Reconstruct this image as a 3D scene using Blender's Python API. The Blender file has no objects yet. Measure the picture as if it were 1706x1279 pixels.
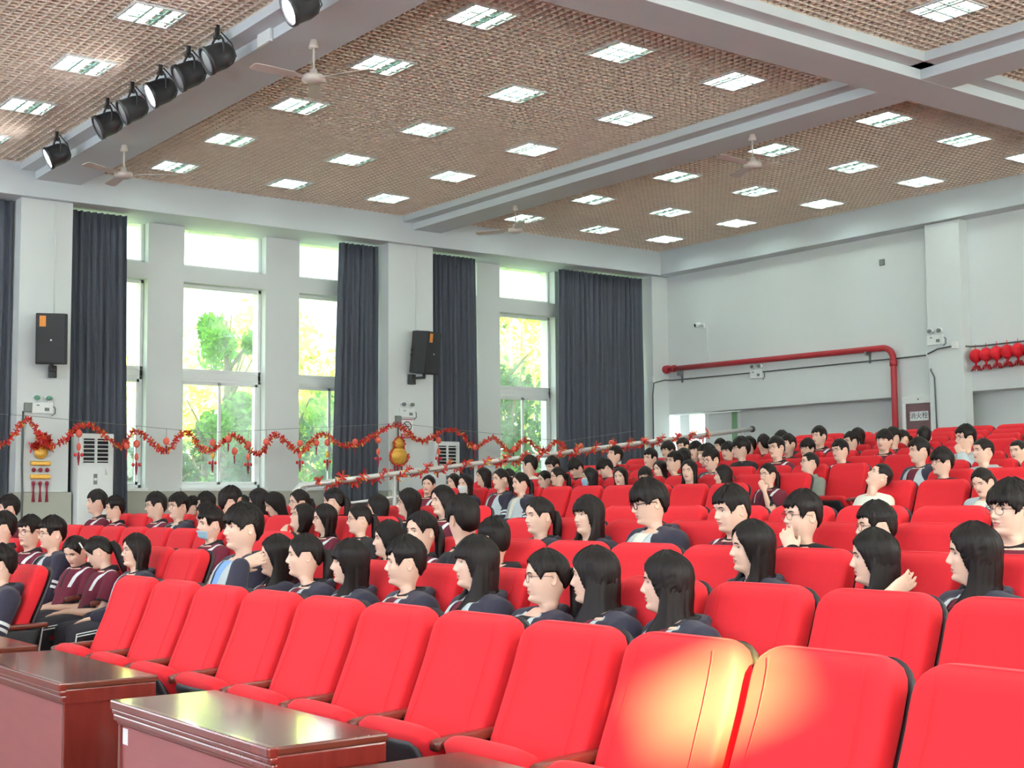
import bpy, bmesh, math, random
import numpy as np
from mathutils import Vector, Matrix, Euler

random.seed(7)
rng = np.random.default_rng(11)
C = bpy.context.scene.collection
SC = bpy.context.scene
PI = math.pi
R = math.radians

# ------------------------------------------------------------------ camera, world, sun, exposure
cam_d = bpy.data.cameras.new('camera')
cam_d.sensor_fit = 'HORIZONTAL'
cam_d.sensor_width = 36.0
cam_d.lens = 2265.74 / 1706 * 36.0
cam_d.clip_start = 0.05
cam_d.clip_end = 300
cam = bpy.data.objects.new('camera', cam_d)
C.objects.link(cam)
_y, _p, _r = R(52.897619), R(4.77463897), R(-0.44977465)
_f = Vector((-math.sin(_y) * math.cos(_p), math.cos(_y) * math.cos(_p), math.sin(_p)))
_rt = Vector((math.cos(_y), math.sin(_y), 0))
_u = _rt.cross(_f)
_rr = math.cos(_r) * _rt + math.sin(_r) * _u
_uu = -math.sin(_r) * _rt + math.cos(_r) * _u
mw = Matrix((_rr, _uu, -_f)).transposed().to_4x4()
mw.translation = (0, 0, 1.45)
cam.matrix_world = mw
SC.camera = cam

wd = bpy.data.worlds.new('sky')
SC.world = wd
wd.use_nodes = True
nt = wd.node_tree
bgn = nt.nodes['Background']
bgn.inputs['Color'].default_value = (0.88, 0.95, 1.0, 1)
bgn.inputs['Strength'].default_value = 2.6

sun_d = bpy.data.lights.new('sun', 'SUN')
sun_d.energy = 95.0
sun_d.color = (1.0, 0.84, 0.22)
sun_d.angle = R(1.1)
sun = bpy.data.objects.new('sun', sun_d)
C.objects.link(sun)
SUN_DIR = Vector((0.85, -0.42, 0.40)).normalized()      # towards the sun
sun.rotation_euler = SUN_DIR.to_track_quat('Z', 'Y').to_euler()

vs = SC.view_settings
SC.display_settings.display_device = 'sRGB'
vs.view_transform = 'Standard'
vs.look = 'None'
vs.gamma = 1.0
vs.use_curve_mapping = False
vs.exposure = 0.90
SC.cycles.max_bounces = 7
SC.cycles.diffuse_bounces = 4
SC.cycles.glossy_bounces = 3
SC.cycles.transparent_max_bounces = 10
SC.cycles.sample_clamp_indirect = 6.0
SC.cycles.caustics_reflective = False
SC.cycles.caustics_refractive = False
SC.cycles.use_denoising = True

# ------------------------------------------------------------------ materials
MATS = {}
def srgb(r, g, b):
    f = lambda c: (c / 255 / 12.92) if c <= 10 else ((c / 255 + 0.055) / 1.055) ** 2.4
    return (f(r), f(g), f(b))
def mat(name, col, rough=0.6, metal=0.0, emit=0.0, ecol=None, noise=0.06, nscale=20.0, bump=0.0, spec=0.5, sheen=0.0, stretch=None, coat=0.0):
    if name in MATS: return MATS[name]
    m = bpy.data.materials.new(name)
    m.use_nodes = True
    t = m.node_tree
    b = t.nodes['Principled BSDF']
    b.inputs['Roughness'].default_value = rough
    b.inputs['Metallic'].default_value = metal
    b.inputs['Specular IOR Level'].default_value = spec
    if sheen: b.inputs['Sheen Weight'].default_value = sheen
    if coat:
        b.inputs['Coat Weight'].default_value = coat
        b.inputs['Coat Roughness'].default_value = 0.06
    tc = t.nodes.new('ShaderNodeTexCoord')
    nz = t.nodes.new('ShaderNodeTexNoise')
    nz.inputs['Scale'].default_value = nscale
    nz.inputs['Detail'].default_value = 3
    src = tc.outputs['Object']
    if stretch:
        mp = t.nodes.new('ShaderNodeMapping')
        mp.inputs['Scale'].default_value = stretch
        t.links.new(src, mp.inputs['Vector'])
        src = mp.outputs['Vector']
    t.links.new(src, nz.inputs['Vector'])
    mx = t.nodes.new('ShaderNodeMix')
    mx.data_type = 'RGBA'
    c = tuple(col)
    mx.inputs[6].default_value = tuple(max(0, x * (1 - noise)) for x in c) + (1,)
    mx.inputs[7].default_value = tuple(min(1, x * (1 + noise)) for x in c) + (1,)
    t.links.new(nz.outputs['Fac'], mx.inputs[0])
    t.links.new(mx.outputs[2], b.inputs['Base Color'])
    if bump:
        bp = t.nodes.new('ShaderNodeBump')
        bp.inputs['Strength'].default_value = bump
        bp.inputs['Distance'].default_value = 0.01
        t.links.new(nz.outputs['Fac'], bp.inputs['Height'])
        t.links.new(bp.outputs['Normal'], b.inputs['Normal'])
    if emit:
        b.inputs['Emission Color'].default_value = tuple(ecol or col) + (1,)
        b.inputs['Emission Strength'].default_value = emit
    MATS[name] = m
    return m

M_WALL = mat('white_wall_paint', (0.70, 0.735, 0.725), 0.75, noise=0.03, nscale=1.2)
M_BEAM = mat('white_beam_paint', (0.64, 0.69, 0.71), 0.7, noise=0.025, nscale=1.5)
M_WAINS = mat('grey_green_dado_paint', srgb(176, 178, 164), 0.6, noise=0.05, nscale=5)
M_LATT = mat('tan_ceiling_grid', srgb(238, 222, 204), 0.55, noise=0.08, nscale=6)
M_PLEN = mat('brown_ceiling_void', srgb(168, 149, 132), 0.9, noise=0.1, nscale=2)
M_FLOOR = mat('dark_red_brown_floor', srgb(120, 70, 62), 0.35, noise=0.12, nscale=3)
M_PVC = mat('white_window_frame', (0.80, 0.83, 0.82), 0.35, noise=0.02)
M_CURT = mat('blue_grey_curtain', srgb(84, 89, 100), 0.85, noise=0.10, nscale=14, sheen=0.15)
M_RED = mat('red_upholstery', (0.78, 0.023, 0.034), 0.8, noise=0.05, nscale=35, bump=0.05, sheen=0.06, spec=0.25)
M_SHELL = mat('dark_grey_plastic', srgb(48, 46, 50), 0.45, noise=0.06)
M_WOOD = mat('red_brown_wood', srgb(120, 52, 40), 0.28, noise=0.22, nscale=9, stretch=(1, 6, 1), coat=0.3)
M_MAHO = mat('mahogany_veneer', srgb(118, 44, 38), 0.16, noise=0.25, nscale=7, stretch=(5, 5, 0.7), coat=0.8)
M_MAHO_LIT = mat('mahogany_front_lit', srgb(158, 84, 86), 0.30, noise=0.12, nscale=6, stretch=(1, 1, 4), coat=0.5)  # front panels made paler in colour for light from the stage side
M_MTOP = mat('mahogany_top', srgb(104, 52, 40), 0.16, noise=0.18, nscale=5, stretch=(1, 6, 1), coat=0.25)
M_BLACK = mat('black_metal', srgb(52, 52, 54), 0.5, noise=0.05)
M_BOX = mat('black_speaker_paint', srgb(44, 46, 48), 0.6, noise=0.06, nscale=60, bump=0.05)
M_STEEL = mat('brushed_steel', (0.78, 0.78, 0.75), 0.35, metal=0.6, noise=0.05)
M_PIPE = mat('red_fire_pipe', srgb(178, 40, 52), 0.4, noise=0.07)
M_CABLE = mat('grey_conduit', srgb(92, 98, 96), 0.55)
M_WPLA = mat('white_plastic', (0.78, 0.81, 0.79), 0.4, noise=0.03)
M_GPLA = mat('grey_plastic', srgb(120, 124, 122), 0.45)
M_DARK = mat('dark_vent_gap', srgb(30, 32, 34), 0.7)
M_GREEN = mat('green_lamp_lens', srgb(90, 150, 125), 0.25)
M_PAPERRED = mat('red_paper', srgb(228, 26, 44), 0.7, noise=0.08)
M_TINR = mat('red_tinsel', srgb(222, 48, 48), 0.32, metal=0.35, noise=0.15)
M_TINO = mat('orange_tinsel', srgb(226, 92, 40), 0.32, metal=0.35, noise=0.15)
M_TING = mat('gold_tinsel', srgb(238, 186, 70), 0.3, metal=0.4, noise=0.15)
M_PINK = mat('coral_paper', srgb(244, 112, 92), 0.6, noise=0.1)
M_GOLD = mat('gold_foil', srgb(232, 180, 76), 0.35, metal=0.3, noise=0.12)
M_MAROONP = mat('maroon_tassel', srgb(158, 44, 66), 0.7)
M_LOUV = mat('mirror_louvre', (0.42, 0.60, 0.56), 0.35, metal=0.5, noise=0.04)
M_TUBE = mat('lit_tube', (0.9, 1.0, 0.95), 0.5, emit=27.0, ecol=(0.82, 1.0, 0.94))
M_LAMPON = mat('lit_spot_lens', (1, 1, 1), 0.5, emit=60.0, ecol=(0.95, 0.95, 1.0))
M_LENS = mat('grey_spot_lens', srgb(150, 150, 152), 0.3)
M_FAN = mat('cream_fan_paint', srgb(206, 194, 184), 0.45)
M_SIGNW = mat('white_sign', (0.85, 0.85, 0.85), 0.5, noise=0.02)
M_SIGNR = mat('red_sign', srgb(205, 40, 45), 0.5)
M_SIGNK = mat('black_print', srgb(25, 25, 28), 0.6)
M_DKRED = mat('dark_red_glass_door', srgb(96, 42, 50), 0.15, noise=0.1)
M_STICKO = mat('orange_sticker', srgb(236, 150, 60), 0.5)
M_SKIN = mat('skin', srgb(240, 196, 172), 0.5, noise=0.04, nscale=30)
M_HAIR = mat('black_brown_hair', (0.0115, 0.0065, 0.006), 0.45, spec=0.24, noise=0.45, nscale=60, stretch=(1, 1, 0.12))
M_EYEW = mat('eye_white', (0.75, 0.72, 0.70), 0.3)
M_IRIS = mat('dark_iris', (0.012, 0.009, 0.008), 0.15)
M_LIP = mat('lip_skin', srgb(204, 120, 112), 0.45)
M_NAVY = mat('navy_cloth', srgb(46, 42, 60), 0.85, noise=0.1, nscale=30, sheen=0.1)
M_GREY = mat('pale_grey_cloth', srgb(192, 200, 202), 0.85, noise=0.05, nscale=30)
M_STRIPE = mat('white_cloth', (0.80, 0.80, 0.79), 0.85, noise=0.03)
M_MAROON = mat('maroon_cloth', srgb(112, 30, 52), 0.85, noise=0.08, nscale=40)
M_COLLAR = mat('black_cloth', srgb(34, 30, 36), 0.85)
M_BLUE = mat('light_blue_cloth', srgb(132, 172, 224), 0.85)
M_POLOG = mat('grey_green_cloth', srgb(142, 146, 136), 0.85)
M_CREAM = mat('cream_cloth', srgb(238, 234, 218), 0.85)
M_TROU = mat('charcoal_cloth', srgb(52, 48, 56), 0.85, noise=0.08)
M_BADGE = mat('blue_badge', srgb(96, 150, 220), 0.5)
M_SHOE = mat('white_shoe', (0.7, 0.7, 0.7), 0.5)
M_GLF = mat('dark_glasses_frame', srgb(40, 34, 38), 0.3)
M_GLT = mat('thin_glasses_frame', srgb(120, 100, 100), 0.25, metal=0.5)
M_MASKW = mat('white_mask', (0.80, 0.80, 0.76), 0.8)
M_MASKB = mat('blue_mask', srgb(168, 204, 224), 0.8)
M_BARK = mat('tree_bark', srgb(120, 104, 84), 0.9, noise=0.25, nscale=8, bump=0.3)
M_GRASS = mat('outdoor_ground', srgb(112, 130, 70), 0.95, noise=0.3, nscale=0.6)
def leaf_mat(name, col):
    m = bpy.data.materials.new(name); m.use_nodes = True
    t = m.node_tree; t.nodes.clear()
    out = t.nodes.new('ShaderNodeOutputMaterial')
    ge = t.nodes.new('ShaderNodeNewGeometry')
    rp = t.nodes.new('ShaderNodeMix'); rp.data_type = 'RGBA'
    rp.inputs[6].default_value = tuple(c * 0.55 for c in col) + (1,)
    rp.inputs[7].default_value = tuple(min(1, c * 1.45) for c in col) + (1,)
    t.links.new(ge.outputs['Random Per Island'], rp.inputs[0])
    d = t.nodes.new('ShaderNodeBsdfDiffuse'); tr = t.nodes.new('ShaderNodeBsdfTranslucent')
    mx = t.nodes.new('ShaderNodeMixShader'); mx.inputs[0].default_value = 0.55
    t.links.new(rp.outputs[2], d.inputs[0]); t.links.new(rp.outputs[2], tr.inputs[0])
    t.links.new(d.outputs[0], mx.inputs[1]); t.links.new(tr.outputs[0], mx.inputs[2])
    t.links.new(mx.outputs[0], out.inputs[0])
    return m
M_LEAF = [leaf_mat('yellow_green_leaf', srgb(186, 210, 122)), leaf_mat('fresh_green_leaf', srgb(120, 184, 74)), leaf_mat('deep_green_leaf', srgb(78, 120, 74))]
def glass_mat(name, haze, hcol):
    m = bpy.data.materials.new(name); m.use_nodes = True
    t = m.node_tree; t.nodes.clear()
    out = t.nodes.new('ShaderNodeOutputMaterial')
    tr = t.nodes.new('ShaderNodeBsdfTransparent'); tr.inputs[0].default_value = (0.93, 0.97, 0.95, 1)
    gl = t.nodes.new('ShaderNodeBsdfGlossy'); gl.inputs['Roughness'].default_value = 0.02
    hz = t.nodes.new('ShaderNodeBsdfTranslucent'); hz.inputs[0].default_value = hcol + (1,)
    tc = t.nodes.new('ShaderNodeTexCoord')
    nz = t.nodes.new('ShaderNodeTexNoise'); nz.inputs['Scale'].default_value = 1.3
    t.links.new(tc.outputs['Object'], nz.inputs['Vector'])
    mr = t.nodes.new('ShaderNodeMapRange')
    mr.inputs[1].default_value = 0.38; mr.inputs[2].default_value = 0.66
    mr.inputs[3].default_value = haze * 0.35; mr.inputs[4].default_value = haze * 1.4
    t.links.new(nz.outputs['Fac'], mr.inputs[0])
    a = t.nodes.new('ShaderNodeMixShader'); t.links.new(mr.outputs[0], a.inputs[0])
    t.links.new(tr.outputs[0], a.inputs[1]); t.links.new(hz.outputs[0], a.inputs[2])
    b = t.nodes.new('ShaderNodeMixShader'); b.inputs[0].default_value = 0.05
    t.links.new(a.outputs[0], b.inputs[1]); t.links.new(gl.outputs[0], b.inputs[2])
    t.links.new(b.outputs[0], out.inputs[0])
    return m
M_GLASS = glass_mat('window_glass', 0.10, (0.85, 0.95, 0.92))
M_GLASSF = glass_mat('dusty_glare_glass', 0.55, (0.85, 0.95, 0.95))  # dirty glass; its extra white haze paints in the overexposed sky

# ------------------------------------------------------------------ mesh helpers
class MB:
    def __init__(s): s.v = []; s.f = []; s.m = []
    def add(s, vs_, fs, mi=0):
        o = len(s.v)
        s.v.extend([tuple(map(float, p)) for p in vs_])
        s.f.extend([tuple(i + o for i in f) for f in fs])
        s.m.extend([mi] * len(fs) if isinstance(mi, int) else list(mi))
        return s
    def box(s, x0, x1, y0, y1, z0, z1, mi=0):
        v = [(x0, y0, z0), (x1, y0, z0), (x1, y1, z0), (x0, y1, z0), (x0, y0, z1), (x1, y0, z1), (x1, y1, z1), (x0, y1, z1)]
        f = [(0, 3, 2, 1), (4, 5, 6, 7), (0, 1, 5, 4), (1, 2, 6, 5), (2, 3, 7, 6), (3, 0, 4, 7)]
        return s.add(v, f, mi)
    def obox(s, M, sx, sy, sz, mi=0):
        v = [M @ Vector((x * sx / 2, y * sy / 2, z * sz / 2)) for z in (-1, 1) for (x, y) in ((-1, -1), (1, -1), (1, 1), (-1, 1))]
        f = [(0, 3, 2, 1), (4, 5, 6, 7), (0, 1, 5, 4), (1, 2, 6, 5), (2, 3, 7, 6), (3, 0, 4, 7)]
        return s.add(v, f, mi)
    def loft(s, rings, mi=0, cap=True, closed=True):
        n = len(rings[0]); v = [p for r in rings for p in r]; f = []
        for i in range(len(rings) - 1):
            for j in range(n if closed else n - 1):
                k = (j + 1) % n
                f.append((i * n + j, i * n + k, (i + 1) * n + k, (i + 1) * n + j))
        if cap:
            f.append(tuple(range(n))[::-1]); f.append(tuple(range((len(rings) - 1) * n, len(rings) * n)))
        return s.add(v, f, mi)
    def tube(s, pts, r, n=8, mi=0, cap=True):
        pts = [Vector(p) for p in pts]
        rs = [r] * len(pts) if not hasattr(r, '__len__') else r
        rings = []; ref = None
        for i, p in enumerate(pts):
            a = pts[max(0, i - 1)]; b = pts[min(len(pts) - 1, i + 1)]
            t = (b - a).normalized()
            if ref is None:
                ref = Vector((0, 0, 1)) if abs(t.z) < 0.9 else Vector((1, 0, 0))
            u = (ref - t * ref.dot(t))
            if u.length < 1e-6: u = t.orthogonal()
            u.normalize(); ref = u; w = t.cross(u)
            rings.append([p + (u * math.cos(2 * PI * k / n) + w * math.sin(2 * PI * k / n)) * rs[i] for k in range(n)])
        return s.loft(rings, mi, cap)
    def caps(s, p0, r0, p1, r1, n=12, mi=0, h=4):
        p0 = Vector(p0); p1 = Vector(p1); d = (p1 - p0); L = d.length; t = d.normalized()
        pts = []; rs = []
        for k in range(h):
            a = PI / 2 * (k + 0.25) / h
            pts.append(p0 - t * r0 * math.cos(a)); rs.append(r0 * math.sin(a))
        for k in range(4):
            q = k / 3
            pts.append(p0 + d * q); rs.append(r0 + (r1 - r0) * q)
        for k in range(h):
            a = PI / 2 * (h - k - 0.75) / h
            pts.append(p1 + t * r1 * math.cos(a)); rs.append(r1 * math.sin(a))
        return s.tube(pts, rs, n, mi)
    def ell(s, c, rx, ry, rz, n=16, m=10, mi=0, M=None):
        rings = []
        for i in range(m):
            a = -PI / 2 + PI * (i + 0.5) / m
            ring = []
            for k in range(n):
                b = 2 * PI * k / n
                p = Vector((rx * math.cos(a) * math.cos(b), ry * math.cos(a) * math.sin(b), rz * math.sin(a)))
                if M: p = M @ p
                ring.append(Vector(c) + p)
            rings.append(ring)
        return s.loft(rings, mi)
    def disc(s, c, r, nrm, n=16, mi=0, th=0.004):
        nrm = Vector(nrm).normalized()
        return s.tube([Vector(c), Vector(c) + nrm * th], r, n, mi)
    def mesh(s, name, mats, smooth=True, bevel=0.0, bseg=2, fixn=True):
        me = bpy.data.meshes.new(name)
        me.from_pydata(s.v, [], s.f)
        for m in (mats if isinstance(mats, (list, tuple)) else [mats]): me.materials.append(m)
        me.polygons.foreach_set('material_index', s.m)
        if fixn or bevel:
            bm = bmesh.new(); bm.from_mesh(me)
            if fixn: bmesh.ops.recalc_face_normals(bm, faces=bm.faces)
            if bevel:
                es = [e for e in bm.edges if len(e.link_faces) == 2 and e.calc_face_angle(0) > 0.6]
                bmesh.ops.bevel(bm, geom=es, offset=bevel, offset_type='OFFSET', segments=bseg, profile=0.6, affect='EDGES', clamp_overlap=True)
            bm.to_mesh(me); bm.free()
        if smooth:
            me.polygons.foreach_set('use_smooth', [True] * len(me.polygons))
            if bevel or smooth == 'auto':
                me.set_sharp_from_angle(angle=R(40))
        me.update()
        return me
    def obj(s, name, mats, parent=None, **kw):
        return link(name, s.mesh(name, mats, **kw), parent)

def link(name, me, parent=None, loc=None, rot=None):
    o = bpy.data.objects.new(name, me)
    C.objects.link(o)
    if parent: o.parent = parent
    if loc is not None: o.location = loc
    if rot is not None: o.rotation_euler = rot
    return o
def thing(name, label, cat, loc=(0, 0, 0), rot=(0, 0, 0), group=None):
    o = link(name, None, None, loc, rot)
    o.empty_display_size = 0.1
    return tag(o, label, cat, group)
def tag(o, label, cat, group=None, kind=None):
    o['label'] = label; o['category'] = cat
    if group: o['group'] = group
    if kind: o['kind'] = kind
    return o
def struct(o, label=None):
    o['kind'] = 'structure'
    if label: o['label'] = label
    return o
def copy_tree(o, loc=None, rot=None, label=None, group=None):
    c = o.copy(); C.objects.link(c)
    for ch in o.children:
        d = ch.copy(); C.objects.link(d); d.parent = c
        for g in ch.children:
            e = g.copy(); C.objects.link(e); e.parent = d
    if loc is not None: c.location = loc
    if rot is not None: c.rotation_euler = rot
    if label: c['label'] = label
    if group: c['group'] = group
    return c
ORD = ['zeroth', 'first', 'second', 'third', 'fourth', 'fifth', 'sixth', 'seventh', 'eighth', 'ninth', 'tenth', 'eleventh', 'twelfth', 'thirteenth', 'fourteenth', 'fifteenth']
def evalmesh(me, mods):
    o = bpy.data.objects.new('scratch', me); C.objects.link(o)
    for ty, kw in mods:
        md = o.modifiers.new(ty, ty)
        for k, v in kw.items(): setattr(md, k, v)
    bpy.context.view_layer.update()
    dg = bpy.context.evaluated_depsgraph_get()
    out = bpy.data.meshes.new_from_object(o.evaluated_get(dg), depsgraph=dg)
    bpy.data.objects.remove(o)
    return out
# ------------------------------------------------------------------ the setting
XW = -21.4
def fl(k): return (0, .094, .188, .287, .364)[k] if k < 5 else .558 + .11 * (k - 5)
def yr(k): return 2.95 + .93 * k if k < 5 else 10.05 + .95 * (k - 5)
struct(MB().box(-21.9, 5.3, -4.3, 22, -0.2, 0).obj('floor', M_FLOOR, smooth=False))
for k in range(1, 14):
    y0 = yr(k) - .52; y1 = yr(k + 1) - .52 if k < 13 else 20.19
    struct(MB().box(-16.05, 5.0, y0, y1, 0.002, fl(k)).obj('floor', M_FLOOR, smooth=False))
struct(MB().box(-21.39, -16.07, 4.2, 20.19, 0.002, 0.60).obj('floor', M_FLOOR, smooth=False))
OPEN = [(7.15, 8.65), (9.28, 10.80), (11.46, 12.90), (13.85, 15.35), (15.90, 17.30), (17.95, 19.35)]
w = MB().box(-21.9, XW, -4.3, 21.3, 0, 1.64).box(-21.9, XW, -4.3, 7.15, 1.64, 6.9).box(-21.9, XW, 19.35, 21.3, 1.64, 6.9)
for i in range(5): w.box(-21.9, XW, OPEN[i][1], OPEN[i + 1][0], 1.64, 6.9)
for a, b in OPEN: w.box(-21.9, XW, a, b, 5.11, 5.38)
struct(w.obj('wall_left', M_WALL, smooth=False))
struct(MB().box(-21.395, -21.36, 4.2, 19.7, .6, 1.60).obj('baseboard_left', M_WAINS, smooth=False))
struct(MB().box(-21.9, -20.55, -4.3, 20.3, 6.05, 6.9).obj('ceiling_beam', M_BEAM, bevel=.01, smooth=False))
for y0, y1 in ((6.34, 7.13), (12.87, 13.83)):
    struct(MB().box(-21.39, -20.68, y0, y1, 1.59, 6.05).obj('wall_column', M_WALL, smooth=False))
    struct(MB().box(-21.39, -20.64, y0 - .03, y1 + .05, .6, 1.585).obj('wall_column', M_WAINS, smooth=False, bevel=.006))
struct(MB().box(-21.39, -20.72, 19.36, 19.80, .6, 6.05).obj('wall_column', M_WALL, smooth=False))
wi = 0
for a, b in OPEN:
    wi += 1
    f = MB(); x0, x1 = -21.66, -21.58; t = .055
    wo = struct(f.box(x0, x1, a, a + t, 1.64, 5.11).box(x0, x1, b - t, b, 1.64, 5.11).box(x0, x1, a, b, 1.64, 1.71).box(x0, x1, a, b, 3.45, 3.50)
        .box(x0, x1, a, b, 3.61, 3.67).box(x0, x1, a, b, 3.50, 3.61).box(x0, x1, a, b, 5.05, 5.11)
        .box(x0, x1, a, a + t, 5.38, 6.25).box(x0, x1, b - t, b, 5.38, 6.25).box(x0, x1, a, b, 5.38, 5.44).box(x0, x1, a, b, 6.2, 6.25)
        .obj('window_%d' % wi, M_PVC, smooth=False, bevel=.006))
    s = MB(); ym = (a + b) / 2
    for (ya, yb, xo) in ((a + t, ym + .03, -21.64), (ym - .03, b - t, -21.61)):
        s.box(xo, xo + .03, ya, ya + .05, 1.71, 3.45).box(xo, xo + .03, yb - .05, yb, 1.71, 3.45).box(xo, xo + .03, ya, yb, 1.71, 1.76).box(xo, xo + .03, ya, yb, 3.40, 3.45)
    s.obj('sash_frame', M_PVC, wo, smooth=False, bevel=.004)
    for (ya, yb, z0, z1, m) in ((a + t, ym, 1.73, 3.43, M_GLASS), (ym, b - t, 1.73, 3.43, M_GLASS), (a + t, b - t, 3.67, 5.05, M_GLASS), (a + t, b - t, 5.44, 6.2, M_GLASSF)):
        MB().box(-21.627, -21.622, ya, yb, z0, z1).obj('pane', m, wo, smooth=False)
    struct(MB().box(-21.58, -21.33, a - .03, b + .03, 1.60, 1.655).obj('trim_%d' % wi, M_PVC, smooth=False, bevel=.008))
# back wall with its overhang, recess and column
wb = MB().box(-21.4, 5.3, 19.80, 20.2, 3.16, 6.9).box(-14.93, -14.0, 19.80, 20.5, 0, 3.16).box(-19.07, 5.3, 20.2, 20.5, 0, 3.3).box(-21.9, -19.07, 20.2, 20.5, 0, 1.5).box(-21.9, -19.07, 20.2, 20.5, 3.17, 3.4)
struct(wb.obj('wall_back', M_WALL, smooth=False))
struct(MB().box(-14.10, -13.42, 19.56, 19.80, .5, 6.05).obj('wall_column', M_WALL, smooth=False, bevel=.01))
struct(MB().box(-21.4, 5.3, 19.46, 20.3, 6.06, 6.9).obj('ceiling_beam', M_BEAM, smooth=False, bevel=.01))
wo = struct(MB().box(-21.38, -19.09, 20.24, 20.32, 1.5, 1.58).box(-20.86, -20.58, 20.24, 20.32, 1.5, 3.16).box(-20.12, -20.0, 20.24, 20.32, 1.5, 3.16).box(-19.37, -19.09, 20.26, 20.30, 1.5, 3.16).obj('window_7', M_PVC, smooth=False, bevel=.006))
MB().box(-20.58, -20.12, 20.275, 20.28, 1.58, 3.16).obj('pane', M_GLASSF, wo, smooth=False)
MB().box(-19.37, -19.22, 20.255, 20.262, 1.5, 3.16).obj('green_panel', mat('pale_green_panel', srgb(134, 178, 132), .6), wo, smooth=False)
MB().box(-20.0, -19.37, 20.25, 20.30, 1.5, 3.16).obj('blind_panel', M_WPLA, wo, smooth=False)
MB().box(-19.75, -19.58, 20.245, 20.25, 2.22, 2.37).obj('notice', M_BADGE, wo, smooth=False)
# unseen right-hand wall: windows with blue-tinted blinds added to fill the hall with daylight
def fill_blind_mat():
    m = bpy.data.materials.new('blue_fill_blind_cloth'); m.use_nodes = True
    t = m.node_tree; t.nodes.clear()
    out = t.nodes.new('ShaderNodeOutputMaterial')
    d = t.nodes.new('ShaderNodeBsdfDiffuse'); tr = t.nodes.new('ShaderNodeBsdfTranslucent')
    tc = t.nodes.new('ShaderNodeTexCoord'); nz = t.nodes.new('ShaderNodeTexNoise'); nz.inputs['Scale'].default_value = 4
    mc = t.nodes.new('ShaderNodeMix'); mc.data_type = 'RGBA'
    mc.inputs[6].default_value = (.50, .56, .90, 1); mc.inputs[7].default_value = (.54, .60, .94, 1)  # blue tint offsets the warm sun coming through the cloth
    t.links.new(tc.outputs['Object'], nz.inputs['Vector']); t.links.new(nz.outputs['Fac'], mc.inputs[0])
    for n_ in (d, tr): t.links.new(mc.outputs[2], n_.inputs[0])
    mx = t.nodes.new('ShaderNodeMixShader'); mx.inputs[0].default_value = .72
    t.links.new(d.outputs[0], mx.inputs[1]); t.links.new(tr.outputs[0], mx.inputs[2]); t.links.new(mx.outputs[0], out.inputs[0])
    return m
M_FILL_BLIND = fill_blind_mat()
g0, g1, h0, h1 = -1.16, -.88, 4.46, 4.72  # hole cut to aim a sun patch at two front-row chairs
RW = [(-3.9, -.5), (.2, 5.8), (7.2, 12.8), (13.9, 19.3)]
wr = MB().box(5.0, 5.3, -4.3, 21.3, 0, 1.5).box(5.0, 5.3, -4.3, 21.3, 6.3, 6.9)
for y0, y1 in zip([-4.3] + [b for a, b in RW], [a for a, b in RW] + [21.3]): wr.box(5.0, 5.3, y0, y1, 1.5, 6.3)
struct(wr.obj('wall_right', M_WALL, smooth=False))
for i, (y0, y1) in enumerate(RW):
    f = MB()
    for y in np.linspace(y0, y1, 5): f.box(5.12, 5.18, y - .03, y + .03, 1.5, 6.3)
    for z in (1.53, 3.4, 6.27): f.box(5.12, 5.18, y0, y1, z - .03, z + .03)
    wo = struct(f.obj('window_%d' % (8 + i), M_PVC, smooth=False))
    bl = MB()
    if i: bl.box(5.06, 5.065, y0, y1, 1.5, 6.3)
    else:
        bl.box(5.06, 5.065, y0, g0, 1.5, 6.3).box(5.06, 5.065, g1, y1, 1.5, 6.3).box(5.06, 5.065, g0, g1, 1.5, h0).box(5.06, 5.065, g0, g1, h1, 6.3)
    bl.obj('fill_blind', M_FILL_BLIND, wo, smooth=False)
wf = MB().box(-21.9, 5.3, -4.6, -4.3, 0, 1.6).box(-21.9, 5.3, -4.6, -4.3, 6.4, 6.9)
FW = [(-20.5, -15), (-14.2, -8.6), (-7.8, -2.2), (-1.4, 4.4)]  # unseen front windows and blinds, added as daylight fill from the stage side
for x0, x1 in zip([-21.9] + [b for a, b in FW], [a for a, b in FW] + [5.3]): wf.box(x0, x1, -4.6, -4.3, 1.6, 6.4)
struct(wf.obj('wall_front', M_WALL, smooth=False))
for i, (x0, x1) in enumerate(FW):
    f = MB()
    for x in np.linspace(x0, x1, 5): f.box(x - .03, x + .03, -4.5, -4.44, 1.6, 6.4)
    wo = struct(f.obj('window_%d' % (12 + i), M_PVC, smooth=False))
    MB().box(x0, x1, -4.40, -4.395, 1.6, 6.4).obj('fill_blind', M_FILL_BLIND, wo, smooth=False)
struct(MB().box(-21.9, 5.3, -4.6, 20.6, 6.9, 7.1).obj('ceiling', M_PLEN, smooth=False))
def lattice(x0, x1, y0, y1):
    m = MB(); z0, z1 = 6.55, 6.61
    n = int((x1 - x0) / .102)
    for i in range(n + 1): x = x0 + i * (x1 - x0) / n; m.box(x - .007, x + .007, y0, y1, z0, z1)
    n = int((y1 - y0) / .102)
    for i in range(n + 1): y = y0 + i * (y1 - y0) / n; m.box(x0, x1, y - .007, y + .007, z0 + .001, z1)
    struct(m.obj('ceiling', M_LATT, smooth=False, fixn=False))
XL0, XL1, XR0 = -20.55, -10.4, -9.36
for c in ((XL0, XL1, 0.5, 6.28), (XL0, XL1, 7.38, 13.10), (XL0, XL1, 14.05, 19.46), (XR0, -3.5, 7.38, 13.10), (XR0, -5.5, 14.05, 19.46)): lattice(*c)
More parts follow.
